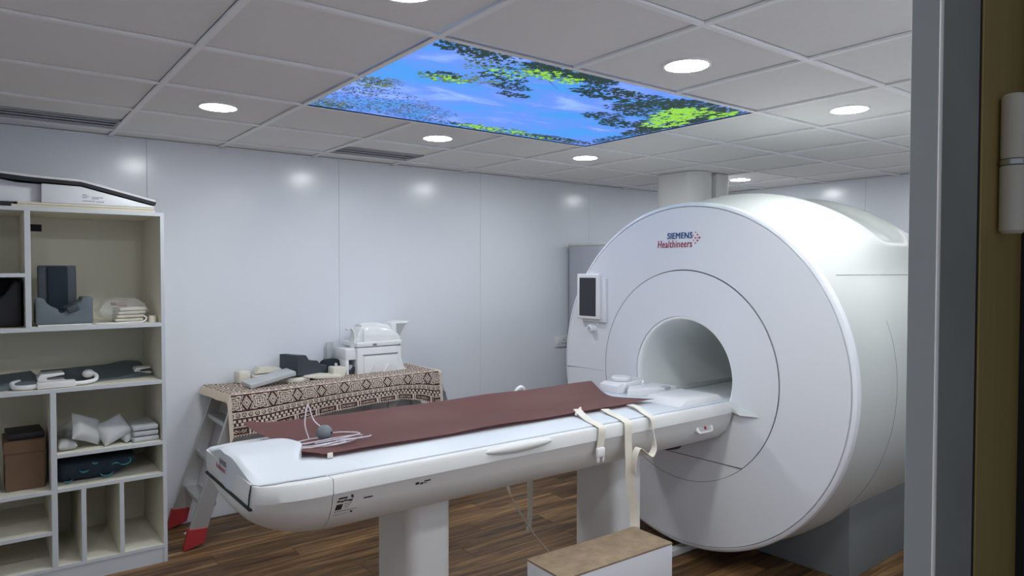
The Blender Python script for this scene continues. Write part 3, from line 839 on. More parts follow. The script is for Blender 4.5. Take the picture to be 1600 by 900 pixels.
# ---- maroon mat
def mat_pt(u, v):
    x_ = -0.35 + u * 1.79 ; y_ = 0.150 + 0.170 * 1 + v * 0.45
    y_ = 0.318 + v * 0.452
    x1 = 1.44 - 0.10 * math.sin(PI * v) * 0.8
    if v < 0.12: x1 += 0.0
    x0 = -0.335 + 0.06 * (1 - sstep(0.0, 0.16, v)) - 0.075 * sstep(0.55, 0.95, v)
    x_ = x0 + (x1 - x0) * u
    cr = (2 * v - 1)
    z_ = ZT + 0.0225 + 0.034 * sstep(0.45, 1.0, v) - 0.006 * math.sin(PI * v) + 0.012 * (1 - sstep(0.0, 0.05, u)) * v
    z_ += 0.003 * math.sin(9 * u * 2 + 3 * v) * math.sin(5 * v + 4 * u) + 0.0022 * math.sin(31 * u + 9 * v) * (v * (1 - v) * 3)
    z_ += 0.010 * math.exp(-((u - 0.02) / 0.04) ** 2) * math.sin(7 * v)
    return (x_, y_, z_)
bm = B(); NU, NV = 110, 30
g = [[bm.verts.new(mat_pt(i / NU, j_ / NV)) for j_ in range(NV + 1)] for i in range(NU + 1)]
for i in range(NU):
    for j_ in range(NV): bm.faces.new((g[i][j_], g[i + 1][j_], g[i + 1][j_ + 1], g[i][j_ + 1]))
r = bmesh.ops.solidify(bm, geom=list(bm.faces), thickness=0.016)
bmesh.ops.recalc_face_normals(bm, faces=bm.faces)
o = obj('table_mat', bm, M['mat'], None, 50, origin=(0.55, 0.54, ZT))
tag(o, 'maroon vinyl padded mat lying along the patient table', 'mat')

# ---- straps with buckles on the table
def strap_thing(label, name='body_strap', loc=(0, 0, 0)):
    return thing(name, label, 'strap', loc, 0, 'cream webbing straps on the table')
t = strap_thing('short cream strap ending in a white buckle over the table edge', loc=(0.90, 0.25, ZT))
bm = B(); ribbon(bm, [(0.925, 0.325, ZT + 0.034), (0.915, 0.28, ZT + 0.018), (0.885, 0.20, ZT + 0.009), (0.855, 0.11, ZT + 0.007), (0.848, 0.088, ZT - 0.005), (0.843, 0.090, ZT - 0.060), (0.840, 0.094, ZT - 0.085)], (1, 0, 0), 0.040, 0.003)
obj('webbing', bm, M['strap'], t, 50)
bm = B(); tube(bm, [(0.895, 0.30, ZT + 0.018), (0.955, 0.335, ZT + 0.034)], 0.006, 8); obj('fold', bm, M['strap'], t, 60)
bm = B(); box(bm, 0.818, 0.862, 0.082, 0.096, ZT - 0.118, ZT - 0.080, 0.004, 2)
for sx in (0.822, 0.850): box(bm, sx, sx + 0.010, 0.084, 0.095, ZT - 0.142, ZT - 0.116, 0.003, 2)
obj('buckle', bm, M['whiteplastic'], t)
t = strap_thing('long cream strap hanging from the table down to the step box', loc=(1.03, 0.2, ZT))
bm = B(); ribbon(bm, [(1.075, 0.30, ZT + 0.020), (1.06, 0.24, ZT + 0.012), (1.035, 0.16, ZT + 0.009), (1.010, 0.105, ZT + 0.007), (1.003, 0.086, ZT - 0.008), (1.004, 0.086, ZT - 0.08), (1.012, 0.088, ZT - 0.16), (1.026, 0.094, 0.65), (1.045, 0.097, 0.56), (1.056, 0.096, 0.49), (1.056, 0.094, 0.4325)],
    [(1, 0, 0), (1, 0, 0), (1, 0, 0), (1, 0, 0), (1, 0, 0), (1, 0, 0), (1, -0.1, 0), (0.85, -0.5, 0), (0.6, -0.8, 0), (0.6, -0.9, 0), (0.7, -0.6, 0)], 0.042, 0.003)
obj('webbing', bm, M['strap'], t, 50)
t = strap_thing('cream strap curling back on itself beside the long hanging strap', loc=(1.2, 0.2, ZT))
bm = B(); ribbon(bm, [(1.255, 0.31, ZT + 0.018), (1.235, 0.25, ZT + 0.020), (1.205, 0.18, ZT + 0.011), (1.165, 0.105, ZT + 0.008), (1.155, 0.082, ZT - 0.010), (1.150, 0.070, ZT - 0.075), (1.140, 0.060, ZT - 0.125), (1.11, 0.055, ZT - 0.150), (1.075, 0.058, ZT - 0.128), (1.045, 0.064, ZT - 0.108), (1.027, 0.066, ZT - 0.135), (1.022, 0.070, ZT - 0.19), (1.028, 0.072, ZT - 0.225)],
    [(1, 0, 0), (1, 0.1, 0), (1, 0.2, 0), (1, 0.2, 0), (0.9, 0.4, 0), (0.6, 0.8, 0), (0.2, 1, 0), (0, 1, 0.1), (0, 1, 0.1), (0, 1, 0), (0.1, 1, 0), (0.3, 1, 0), (0.4, 1, 0)], 0.034, 0.003)
obj('webbing', bm, M['strap'], t, 50)
t = strap_thing('thin twisted cream strap hanging under the table to the step box', loc=(0.86, 0.75, 0.65))
bm = B(); ribbon(bm, [(0.865, 0.792, 0.80), (0.865, 0.796, 0.70), (0.866, 0.790, 0.58), (0.872, 0.775, 0.48), (0.89, 0.74, 0.40), (0.935, 0.66, 0.27), (1.00, 0.55, 0.14), (1.03, 0.50, 0.06)], [(1, 0, 0), (1, 0, 0), (1, 0, 0), (1, 0.6, 0), (0.3, 1, 0), (0.3, 1, 0), (0.3, 1, 0), (0.4, 1, 0)], 0.036, 0.003)
obj('webbing', bm, M['strap'], t, 50)
t = strap_thing('wide cream strap hanging straight under the table without a buckle', loc=(1.02, 0.75, 0.65))
bm = B(); ribbon(bm, [(1.025, 0.792, 0.82), (1.025, 0.796, 0.70), (1.022, 0.785, 0.56), (1.018, 0.775, 0.42), (1.012, 0.77, 0.30), (1.000, 0.765, 0.222)], [(1, 0, 0), (1, 0, 0), (1, 0, 0), (1, 0.25, 0), (1, 0.35, 0), (1, 0.2, 0)], 0.040, 0.003)
obj('webbing', bm, M['strap'], t, 50)
t = thing('strap_holder', 'white strap holder with loop behind the far edge of the mat', 'strap holder', (1.0, 0.80, ZT))
bm = B(); tube(bm, [(0.925, 0.80, ZT - 0.004), (0.94, 0.80, ZT + 0.040), (0.96, 0.80, ZT + 0.062), (0.985, 0.80, ZT + 0.062), (1.0, 0.80, ZT + 0.036), (1.01, 0.80, ZT - 0.004)], 0.010, 8, 5); obj('loop', bm, M['whiteplastic'], t, 60)
bm = B(); prism(bm, [(1.025, ZT + 0.0), (1.04, ZT + 0.045), (1.06, ZT + 0.045), (1.11, ZT + 0.025), (1.18, ZT + 0.022), (1.18, ZT)], 'y', 0.787, 0.815, 0.003, 2); obj('clasp', bm, M['strap'], t)
bm = B(); box(bm, 0.88, 1.19, 0.780, 0.82, ZT - 0.012, ZT + 0.004, 0.003, 2); obj('base', bm, M['whiteplastic'], t)

# ---- squeeze bulb on its coiled tube
t = thing('call_bulb', 'grey rubber squeeze bulb with coiled pale tube on the maroon mat', 'call bulb', (-0.2, 0.48, ZT + 0.03))
bz = ZT + 0.053
bm = B(); ellipsoid(bm, (-0.195, 0.50, bz), (0.030, 0.030, 0.029), 24, 16); bulb = obj('bulb', bm, M['bulb'], t, 80)
bm = B(); lathe(bm, [(0, 0), (0.005, 0), (0.005, 0.003), (0, 0.003)], 'y', (-0.178, 0.4735, bz + 0.002), 12); obj('bulb_hole', bm, M['ink'], bulb)
cz_ = ZT + 0.040
def loop_path(cx, cy, rx, ry, a0, turns, zo, n=18):
    return [(cx + 0.03 + rx * math.cos(a0 + 2 * PI * turns * k / n), cy + ry * math.sin(a0 + 2 * PI * turns * k / n), cz_ + zo + 0.002 * math.sin(k)) for k in range(n + 1)]
bm = B()
for q, (cx, cy, rx, ry, a0, tr_) in enumerate(((-0.27, 0.44, 0.10, 0.045, 0.3, 1.0), (-0.26, 0.43, 0.13, 0.035, 1.3, 0.95), (-0.29, 0.45, 0.09, 0.06, 2.4, 1.0), (-0.22, 0.43, 0.15, 0.03, 0.6, 0.9))):
    tube(bm, loop_path(cx, cy, rx, ry, a0, tr_, 0.003 * q - 0.012), 0.0025, 6, 3)
tube(bm, [(-0.255, 0.50, cz_), (-0.262, 0.52, cz_ + 0.05), (-0.245, 0.545, cz_ + 0.105), (-0.236, 0.55, cz_ + 0.112), (-0.225, 0.53, cz_ + 0.06), (-0.205, 0.51, bz + 0.022)], 0.0026, 6, 4)
tube(bm, [(-0.168, 0.495, bz - 0.004), (-0.13, 0.48, cz_ + 0.010), (-0.075, 0.45, cz_ + 0.004), (-0.16, 0.43, cz_), (-0.26, 0.43, cz_ - 0.004)], 0.0025, 6, 4)
obj('coiled_tube', bm, M['cable'], t, 60)
bm = B(); box(bm, -0.262, -0.242, 0.309, 0.316, ZT + 0.008, ZT + 0.026, 0.002, 2); obj('tube_clip', bm, M['strap'], t)

# ================================================================== STEP BOX
t = thing('step_box', 'white step box with worn chipboard top in front of the pillar', 'step', (0.765, 0.0, 0))
stc = Matrix.Translation((0.762, 0.000, 0)) @ Matrix.Rotation(math.radians(-1.6), 4, 'Z')
def stepbx(a, bev=0.0):
    bm = B(); box(bm, *a, bev, 2); bmesh.ops.transform(bm, matrix=stc, verts=bm.verts); return bm
HX, HY, HZ = 0.294, 0.109, 0.421
obj('front_panel', stepbx((-HX, HX, -HY, -HY + 0.018, 0, HZ), 0.001), M['stepside'], t)
obj('back_panel', stepbx((-HX, HX, HY - 0.018, HY, 0, HZ), 0.001), M['stepside'], t)
obj('side_panel', stepbx((-HX, -HX + 0.018, -HY + 0.018, HY - 0.018, 0, HZ), 0.001), M['stepside'], t)
obj('side_panel', stepbx((HX - 0.018, HX, -HY + 0.018, HY - 0.018, 0, HZ), 0.001), M['stepside'], t)
obj('top_panel', stepbx((-HX - 0.001, HX + 0.001, -HY - 0.001, HY + 0.001, HZ, HZ + 0.009), 0.002), M['chip'], t)

# ================================================================== LADDER BENCH WITH CLOTH
PZ = 0.838
lad = thing('folding_ladder', 'grey aluminium trestle ladder bench with red feet against the back wall', 'ladder', (0.6, 2.36, 0))
YA, YBk = 2.14, 2.585
def lad_leg(xf, xt, yc, wid=0.045):
    # rail: broad flat, leaning; xf at floor, xt at platform
    bm = B()
    prism(bm, [(xf + 0.016, 0.095), (xf + 0.016 + 0.098, 0.095), (xt + 0.070, PZ - 0.030), (xt, PZ - 0.030)] if xf < xt else
              [(xf - 0.016 - 0.098, 0.095), (xf - 0.016, 0.095), (xt, PZ - 0.030), (xt - 0.070, PZ - 0.030)], 'y', yc - 0.014, yc + 0.014, 0.003, 1)
    r_ = obj('rail', bm, M['alu'], lad)
    s = 1 if xf < xt else -1
    bm = B(); prism(bm, [(xf - 0.012 * s, 0.0), (xf + 0.098 * s, 0.030), (xf + 0.118 * s, 0.112), (xf + 0.016 * s, 0.118)], 'y', yc - 0.019, yc + 0.019, 0.003, 1)
    obj('foot', bm, M['red'], r_)
XFL, XTL, XFR, XTR = -0.325, -0.066, 1.60, 1.325
for yc in (YA + 0.015, YBk - 0.015):
    lad_leg(XFL, XTL, yc); lad_leg(XFR, XTR, yc)
for z_ in (0.215, 0.43, 0.645):
    f = z_ / PZ
    for s, xf, xt in ((1, XFL, XTL), (-1, XFR, XTR)):
        xa = xf + (xt - xf) * f
        a, b_ = (xa + 0.025, xa + 0.105) if s > 0 else (xa - 0.105, xa - 0.025)
        bm = B(); box(bm, a, b_, YA + 0.028, YBk - 0.028, z_, z_ + 0.028, 0.004, 2); obj('tread', bm, M['alu'], lad)
bm = B(); box(bm, -0.070, 1.325, YA, YBk, PZ - 0.030, PZ - 0.003, 0.004, 2); obj('platform', bm, M['alu'], lad)
# inner pair of legs under the platform
for xf, xt in ((0.42, 0.28), (0.83, 0.97)):
    for yc in (YA + 0.05, YBk - 0.05):
        bm = B(); prism(bm, [(xf, 0.0), (xf + 0.06, 0.0), (xt + 0.06, PZ - 0.030), (xt, PZ - 0.030)], 'y', yc - 0.012, yc + 0.012, 0.002, 1); obj('inner_leg', bm, M['alu'], lad)
bm = B(); lathe(bm, [(0, 2.128), (0.022, 2.128), (0.024, 2.134), (0.024, 2.142), (0, 2.142)], 'y', (1.335, 0, 0.70), 20); obj('hinge_knob', bm, M['chrome'], lad)

# ---- batik cloth: fine grid carrying its print as a colour attribute
def cloth():
    du = 0.0032
    U = np.arange(-0.122, 1.318, du); Wd = np.arange(-0.445, 0.262, du)   # Wd: distance past the front fold
    nu, nw = len(U), len(Wd)
    u, d = np.meshgrid(U, Wd, indexing='ij')
    hem = np.interp(U, [-0.1, -0.05, 0.12, 0.375, 0.58, 0.80, 1.0, 1.15, 1.26, 1.32], [0.258, 0.256, 0.24, 0.205, 0.185, 0.172, 0.172, 0.200, 0.245, 0.245])[:, None]
    # geometry: flat top, quarter round fold, hanging front whose length varies (rows are squeezed to the hem)
    R = 0.018
    dd = np.where(d > 0, d * hem / 0.262, d)
    a = np.clip(dd / R, 0, PI / 2)
    y = np.where(dd <= 0, YA - 0.006 - dd, YA - 0.006 - R * np.sin(a))
    z0 = PZ + 0.008 + 0.020 * np.clip((u - 0.0) / 1.3, 0, 1)
    z = np.where(dd <= 0, z0, z0 - R * (1 - np.cos(a)) - np.clip(dd - R * PI / 2, 0, None))
    hang = np.clip((dd - 0.02) / 0.22, 0, 1)
    y = y - hang * (0.012 + 0.012 * np.sin(u * 9 + 0.6) + 0.006 * np.sin(u * 23))
    z = z + np.where(dd < 0, 0.002 * np.sin(u * 17) * np.sin(d * 31) , 0)
    over = np.clip((-0.080 - u) / 0.045, 0, 1.2)                      # droop past the left end of the platform
    z = z - 0.052 * over ** 1.5
    x = u + 0.02 * over + np.where(dd > 0, dd * 0.05, 0) + 0.10 * np.clip(-d - 0.02, 0, None) * (u < 0.3) * np.clip((0.3 - u) / 0.35, 0, 1) * -1.0
    # ---- print
    cream = np.array([0.70, 0.60, 0.50]); brown = np.array([0.060, 0.016, 0.016]); mid = np.array([0.25, 0.13, 0.095])
    p = np.zeros((nu, nw))                                            # 1 cream, 0 brown
    D = d
    # top field: concentric scrolls
    cx = (u / 0.085) % 1 - 0.5; cy = (D / 0.085 + 0.5 * np.floor(u / 0.085)) % 1 - 0.5
    rr = np.hypot(cx, cy); th = np.arctan2(cy, cx)
    top = (np.cos(rr * 26 + 0.8 * np.cos(3 * th)) > 0.1)
    p = np.where(D < -0.03, top, p)
    # ring row at the fold
    def rings(lo, hi, per, bg=1):
        h = hi - lo; c = (u / per) % 1 - 0.5; v = (D - (lo + hi) / 2)
        r = np.hypot(c * per, v)
        val = np.full_like(u, float(bg))
        val = np.where((r < h * 0.40) & (r > h * 0.25), 1 - bg, val)
        val = np.where(r < h * 0.10, 1 - bg, val)
        return val
    m = (D >= -0.030) & (D < 0.010); p = np.where(m, rings(-0.030, 0.010, 0.046), p)
    # star row
    lo, hi = 0.020, 0.108
    m = (D >= lo) & (D < hi); per = 0.150
    cx = ((u / per) % 1 - 0.5) * per; cy = D - (lo + hi) / 2
    r = np.hypot(cx, cy); th = np.arctan2(cy, cx)
    q = r / (0.034 * (1 + 0.26 * np.cos(4 * th + PI) + 0.10 * np.cos(8 * th)))
    cx2 = (((u + per / 2) / per) % 1 - 0.5) * per
    dm = np.abs(cx2) / 0.026 + np.abs(cy) / 0.042
    line = ((q > 0.90) & (q < 1.08)) | ((q > 0.46) & (q < 0.60)) | (q < 0.16)
    line |= ((q > 1.36) & (q < 1.54) & (dm > 1.25)) | ((q > 1.75) & (dm > 1.25))
    line = np.where(dm < 1.25, ((dm > 0.96) & (dm < 1.25) & (q > 1.1)) | ((dm > 0.56) & (dm < 0.72)) | (dm < 0.22), line)
    p = np.where(m, ~line, p)
    m = (D >= 0.118) & (D < 0.152); p = np.where(m, rings(0.118, 0.152, 0.036), p)
    # two rows of little squares
    for lo, ph in ((0.160, 0.0), (0.181, 0.5)):
        m = (D >= lo) & (D < lo + 0.016)
        c = (u / 0.027 + ph) % 1; p = np.where(m, c < 0.58, p)
    m = (D >= 0.200) & (D < 0.205); p = np.where(m, 1, p)
    # framed bars
    m = (D >= 0.205) & (D < 0.252)
    c = (u % 0.135)
    v = D - 0.205
    nz = (np.sin(u * 520) * np.sin(D * 430 + 3 * np.sin(u * 90)) > 0.15)
    fr = (c < 0.012) | ((c > 0.020) & (c < 0.026)) | (v > 0.042) | ((v > 0.014) & (v < 0.032) & (c > 0.034) & (c < 0.122) & nz)
    p = np.where(m, fr, p)
    p = np.where(D >= 0.252, (np.sin(u * 400) > 0), p)
    # cream hems on both ends
    p = np.where((u < U[0] + 0.036) | (u > U[-1] - 0.022), 1, p)
    p = p.astype(float)
    colr = brown + (cream - brown) * p[..., None]
    colr = colr * (0.9 + 0.2 * rng.random((nu, nw, 1)))
    verts = np.stack([x, y, z], -1).reshape(-1, 3)
    idx = np.arange(nu * nw).reshape(nu, nw)
    f = np.stack([idx[:-1, :-1], idx[1:, :-1], idx[1:, 1:], idx[:-1, 1:]], -1).reshape(-1, 4)
    me = bpy.data.meshes.new('table_cloth')
    org = np.array([0.6, 2.36, PZ])
    me.vertices.add(len(verts)); me.vertices.foreach_set('co', (verts - org).ravel())
    me.loops.add(f.size); me.loops.foreach_set('vertex_index', f.ravel())
    me.polygons.add(len(f)); me.polygons.foreach_set('loop_start', np.arange(len(f)) * 4)
    me.update(calc_edges=True); me.validate()
    at = me.color_attributes.new('print', 'FLOAT_COLOR', 'POINT')
    at.data.foreach_set('color', np.concatenate([colr.reshape(-1, 3), np.ones((nu * nw, 1))], 1).astype(np.float32).ravel())
    me.polygons.foreach_set('use_smooth', [True] * len(f))
    me.materials.append(M['cloth'])
    o = bpy.data.objects.new('table_cloth', me); col.objects.link(o); o.location = org
    return tag(o, 'cream and dark brown patterned cloth draped over the ladder bench', 'cloth')
cloth()
CLZ = PZ + 0.010

# ---- things on the cloth
def grid_cushion(cx, cy, cz, sx, sy, sz, n=10):
    """soft pillow shape"""
    bm = B(); tp = []; bt = []
    for i in range(n + 1):
        a = []; b2 = []
        for j_ in range(n + 1):
            u = 2 * i / n - 1; v = 2 * j_ / n - 1
            k = (1 - u ** 4) * (1 - v ** 4)
            px = cx + sx / 2 * u * (1 - 0.08 * (1 - abs(v)) ); py = cy + sy / 2 * v * (1 - 0.08 * (1 - abs(u)))
            h = sz / 2 * (k ** 0.5)
            a.append(bm.verts.new((px, py, cz + h))); b2.append(bm.verts.new((px, py, cz - h * 0.8 - 0.0005)))
        tp.append(a); bt.append(b2)
    for i in range(n):
        for j_ in range(n):
            bm.faces.new((tp[i][j_], tp[i + 1][j_], tp[i + 1][j_ + 1], tp[i][j_ + 1]))
            bm.faces.new((bt[i][j_], bt[i][j_ + 1], bt[i + 1][j_ + 1], bt[i + 1][j_]))
    for k in range(n):
        bm.faces.new((tp[k][0], bt[k][0], bt[k + 1][0], tp[k + 1][0])); bm.faces.new((tp[k][n], tp[k + 1][n], bt[k + 1][n], bt[k][n]))
        bm.faces.new((tp[0][k], tp[0][k + 1], bt[0][k + 1], bt[0][k])); bm.faces.new((tp[n][k], bt[n][k], bt[n][k + 1], tp[n][k + 1]))
    bmesh.ops.recalc_face_normals(bm, faces=bm.faces)
    return bm

# charcoal head-support block with stepped top
def dark_block():
    t = tag(obj('foam_headrest', B(), M['foamdark']), 'x', 'x'); bpy.data.objects.remove(t)
    bm = B()
    n = 28; rows = []
    X0, X1 = 0.0, 0.27
    def top(u, v):
        # u along length 0..1, v across 0..1
        h = 0.128 - 0.042 * sstep(0.24, 0.42, u) - 0.036 * sstep(0.62, 0.84, u)
        h -= 0.022 * math.exp(-((u - 0.36) / 0.08) ** 2) * sstep(0.15, 0.6, v)
        return h
    nv = 10
    tv = [[None] * (nv + 1) for _ in range(n + 1)]; bv = [[None] * (nv + 1) for _ in range(n + 1)]
    for i in range(n + 1):
        for j_ in range(nv + 1):
            u, v = i / n, j_ / nv
            x_ = u * 0.245; y_ = v * 0.17
            hh = top(u, v)
            tv[i][j_] = bm.verts.new((x_ , y_, hh)); bv[i][j_] = bm.verts.new((x_ - 0.0, y_, 0))
    for i in range(n):
        for j_ in range(nv):
            bm.faces.new((tv[i][j_], tv[i + 1][j_], tv[i + 1][j_ + 1], tv[i][j_ + 1])); bm.faces.new((bv[i][j_], bv[i][j_ + 1], bv[i + 1][j_ + 1], bv[i + 1][j_]))
        bm.faces.new((tv[i][0], bv[i][0], bv[i + 1][0], tv[i + 1][0])); bm.faces.new((tv[i][nv], tv[i + 1][nv], bv[i + 1][nv], bv[i][nv]))
    for j_ in range(nv):
        bm.faces.new((tv[0][j_], tv[0][j_ + 1], bv[0][j_ + 1], bv[0][j_])); bm.faces.new((tv[n][j_], bv[n][j_], bv[n][j_ + 1], tv[n][j_ + 1]))
    bmesh.ops.recalc_face_normals(bm, faces=bm.faces)
    bmesh.ops.transform(bm, matrix=Matrix.Translation((0.385, 2.335, CLZ + 0.038)) @ Matrix.Rotation(math.radians(21), 4, 'Z') @ Matrix.Rotation(math.radians(1.5), 4, 'Y'), verts=bm.verts)
    o = obj('foam_headrest', bm, M['foamdark'], None, 55, origin=(0.49, 2.43, CLZ))
    tag(o, 'charcoal stepped foam headrest block on the patterned cloth', 'headrest')
dark_block()
def foam(name, bm, mat, label, cat, origin, group=None, smooth=35):
    return tag(obj(name, bm, M[mat], None, smooth, origin=origin), label, cat, group)
foam('foam_cube', rbox(0.092, 2.50, CLZ + 0.040, 0.075, 0.085, 0.078, 0.012, (0, 0, 0.15)), 'foamcream', 'small cream foam cube at the left end of the cloth', 'foam pad', (0.092, 2.50, CLZ))
bm = B(); prism(bm, [(0.150, CLZ + 0.002), (0.315, CLZ + 0.002), (0.315, CLZ + 0.030), (0.300, CLZ + 0.052), (0.150, CLZ + 0.044)], 'y', 2.44, 2.52, 0.006, 2)
foam('foam_pad', bm, 'foamcream', 'cream foam pad lying between the foam cube and the charcoal headrest', 'foam pad', (0.22, 2.48, CLZ))
bm = B(); prism(bm, [(0.165, CLZ + 0.054), (0.355, CLZ + 0.056), (0.32, CLZ + 0.082), (0.195, CLZ + 0.092)], 'y', 2.47, 2.57, 0.005, 2)
foam('foam_wedge', bm, 'foamcream', 'cream foam wedge with a dark hole stacked on the cream foam pad', 'foam pad', (0.25, 2.52, CLZ + 0.054))
foam('flat_board', rbox(0.20, 2.315, CLZ + 0.044, 0.30, 0.115, 0.026, 0.003, (0.10, -0.17, 0.16)), 'greypad', 'flat light grey padded board tilted on the front of the cloth', 'board', (0.2, 2.31, CLZ))
foam('foam_strip', rbox(0.385, 2.335, CLZ + 0.014, 0.15, 0.05, 0.026, 0.009, (0, 0.0, 0.10)), 'foamcream', 'short cream foam strip in front of the charcoal headrest', 'foam pad', (0.38, 2.33, CLZ))
bm = B(); prism(bm, [(0.42, CLZ + 0.030), (0.50, CLZ + 0.012), (0.665, CLZ + 0.004), (0.665, CLZ + 0.024), (0.56, CLZ + 0.036), (0.44, CLZ + 0.036)], 'y', 2.30, 2.40, 0.004, 2)
foam('foam_wedge', bm, 'foamcream', 'thin cream foam wedge under the front of the charcoal headrest', 'foam pad', (0.55, 2.35, CLZ))
bm = B(); prism(bm, [(0.615, CLZ + 0.006), (0.700, CLZ + 0.004), (0.715, CLZ + 0.068), (0.625, CLZ + 0.072)], 'y', 2.325, 2.425, 0.006, 2)
foam('foam_pad', bm, 'foamcream', 'upright cream foam pad between the charcoal headrest and the white head coil', 'foam pad', (0.66, 2.38, CLZ))
t = thing('dark_cushion', 'dark navy strap cushion with white button leaning behind the foam pad', 'cushion', (0.70, 2.50, CLZ))
bm = grid_cushion(0.675, 2.50, CLZ + 0.055, 0.15, 0.10, 0.11); obj('cushion', bm, M['navy'], t, 60)
bm = B(); lathe(bm, [(0, 2.444), (0.010, 2.444), (0.010, 2.452), (0, 2.452)], 'y', (0.690, 0, CLZ + 0.075), 14); obj('button', bm, M['whiteplastic'], t)

# ---- head coil
t = thing('head_coil', 'white glossy head coil with domed helmet top on the patterned cloth', 'head coil', (0.98, 2.44, CLZ))
zc = CLZ + 0.001
bm = B()
prism(bm, [(0.795, zc), (1.185, zc), (1.150, zc + 0.035), (1.128, zc + 0.10), (1.125, zc + 0.185), (0.795, zc + 0.185)], 'y', 2.34, 2.56, 0.008, 3)
base = obj('base', bm, M['coilplastic'], t)
bm = B(); prism(bm, [(0.84, zc + 0.012), (1.09, zc + 0.012), (1.09, zc + 0.125), (0.84, zc + 0.125)], 'y', 2.334, 2.345, 0.003, 2); obj('front_plate', bm, M['coilplastic'], base)
for xx in (0.865, 0.985):
    bm = rbox(xx + 0.02, 2.331, zc + 0.035, 0.016, 0.012, 0.07, 0.005, (0, 0.55, 0)); obj('latch', bm, M['whiteplastic'], base)
bm = B(); box(bm, 0.835, 1.095, 2.334, 2.341, zc + 0.132, zc + 0.138); obj('base_seam', bm, M['greyink'], base, 0)
bm = B(); box(bm, 0.722, 0.80, 2.36, 2.54, zc + 0.105, zc + 0.182, 0.008, 3); se = obj('side_box', bm, M['coilplastic'], t)
bm = B(); box(bm, 0.722, 0.744, 2.36, 2.54, zc + 0.0, zc + 0.108, 0.004, 2); obj('side_leg', bm, M['coilplastic'], se)
bm = rbox(0.772, 2.40, zc + 0.035, 0.05, 0.05, 0.06, 0.005, (0.2, 0.4, 0.3)); obj('plug', bm, M['foamdark'], se)
bm = rbox(0.756, 2.375, zc + 0.058, 0.012, 0.03, 0.035, 0.003, (0.2, 0.6, 0.3)); obj('plug_label', bm, M['labelgrey'], se)
bm = B(); box(bm, 0.79, 1.130, 2.335, 2.565, zc + 0.188, zc + 0.222, 0.008, 3); ub = obj('upper_band', bm, M['coilplastic'], t)
bm = B(); box(bm, 0.905, 0.935, 2.332, 2.338, zc + 0.196, zc + 0.210, 0.002, 1); obj('catch', bm, M['greyink'], ub)
bm = B(); lathe(bm, [(0, 2.331), (0.006, 2.331), (0.006, 2.338), (0, 2.338)], 'y', (1.105, 0, zc + 0.192), 12); obj('screw', bm, M['greyink'], ub)
# helmet: half barrel along x, narrowing to the left
rings = []
for i in range(15):
    f = i / 14; x_ = 0.855 + 0.275 * f
    k = 0.86 + 0.14 * math.sin(PI * min(1, f * 0.9 + 0.15))
    e = 1.0 if 0 < i < 14 else 0.94
    ring = []
    for a in range(19):
        th = PI * a / 18
        ring.append((x_, 2.45 - 0.105 * k * math.copysign(abs(math.cos(th)) ** 0.7, math.cos(th)) * e, zc + 0.220 + (0.135 * k - 0.02 * f) * (math.sin(th) ** 0.75) * e))
    rings.append(ring)
obj('helmet', loft(B(), rings, True), M['coilplastic'], t, 40)
# flared visor at the right end and a hook handle at the left
bm = B(); prism(bm, [(1.060, zc + 0.222), (1.122, zc + 0.222), (1.150, zc + 0.262), (1.205, zc + 0.345), (1.196, zc + 0.352), (1.060, zc + 0.348)], 'y', 2.365, 2.535, 0.010, 3)
obj('visor', bm, M['coilplastic'], t, 45)
bm = B(); prism(bm, [(1.100, zc + 0.250), (1.126, zc + 0.250), (1.178, zc + 0.336), (1.100, zc + 0.336)], 'y', 2.3640, 2.3655); obj('visor_shade', bm, M['labelgrey'], t, 0)  # flat grey sheet painting the shade inside the flare
bm = B(); ribbon(bm, [(0.785, 2.40, zc + 0.180), (0.797, 2.40, zc + 0.225), (0.797, 2.40, zc + 0.275), (0.783, 2.40, zc + 0.310), (0.762, 2.40, zc + 0.322), (0.747, 2.40, zc + 0.308)], (0, 1, 0), 0.045, 0.012); obj('handle', bm, M['coilplastic'], t, 50)
bm = B(); prism(bm, [(0.805, zc + 0.222), (0.865, zc + 0.222), (0.865, zc + 0.325), (0.84, zc + 0.315), (0.815, zc + 0.27)], 'y', 2.38, 2.50, 0.008, 3); obj('collar', bm, M['coilplastic'], t)
bm = rbox(0.700, 2.575, CLZ + 0.115, 0.05, 0.012, 0.20, 0.003, (0, 0, 0)); tag(obj('grey_slab', bm, M['greypad'], None, 35, origin=(0.700, 2.575, CLZ)), 'thin grey slab standing against the wall beside the head coil', 'slab')

# ================================================================== SHELF UNIT
SX0, SX1, SY0, SY1, SZT, TH = -1.63, -0.430, 2.061, 2.602, 1.857, 0.019
shelf = thing('shelf_unit', 'white and cream open shelf unit with mixed cells against the back wall', 'shelf', ((SX0 + SX1) / 2, 2.33, 0))
def brd(name, x0, x1, z0, z1, y0=SY0, y1=SY1 - 0.006):
    bm = B(); box(bm, x0, x1, y0, y1, z0, z1, 0.0008, 1)
    for f in bm.faces:
        if f.calc_center_median().y < y0 + 0.002: f.material_index = 1
    return obj(name, bm, [M['board'], M['edge']], shelf, 0)
brd('side_panel', SX0, SX0 + TH, 0, SZT); brd('side_panel', SX1 - TH, SX1, 0, SZT)
brd('top_panel', SX0 + TH, SX1 - TH, SZT - TH, SZT)
brd('bottom_panel', SX0 + TH, SX1 - TH, 0.080, 0.080 + TH)
bm = B(); box(bm, SX0 + TH, SX1 - TH, SY0 + 0.004, SY0 + 0.022, 0.0, 0.0795); obj('plinth', bm, M['edge'], shelf, 0)
bm = B(); box(bm, SX0, SX1, SY1 - 0.006, SY1, 0.0, SZT); obj('back_panel', bm, M['board'], shelf, 0)
brd('shelf_board', SX0 + TH, SX1 - TH, 1.258, 1.278)
brd('shelf_board', SX0 + TH, SX1 - TH, 0.955, 0.975)
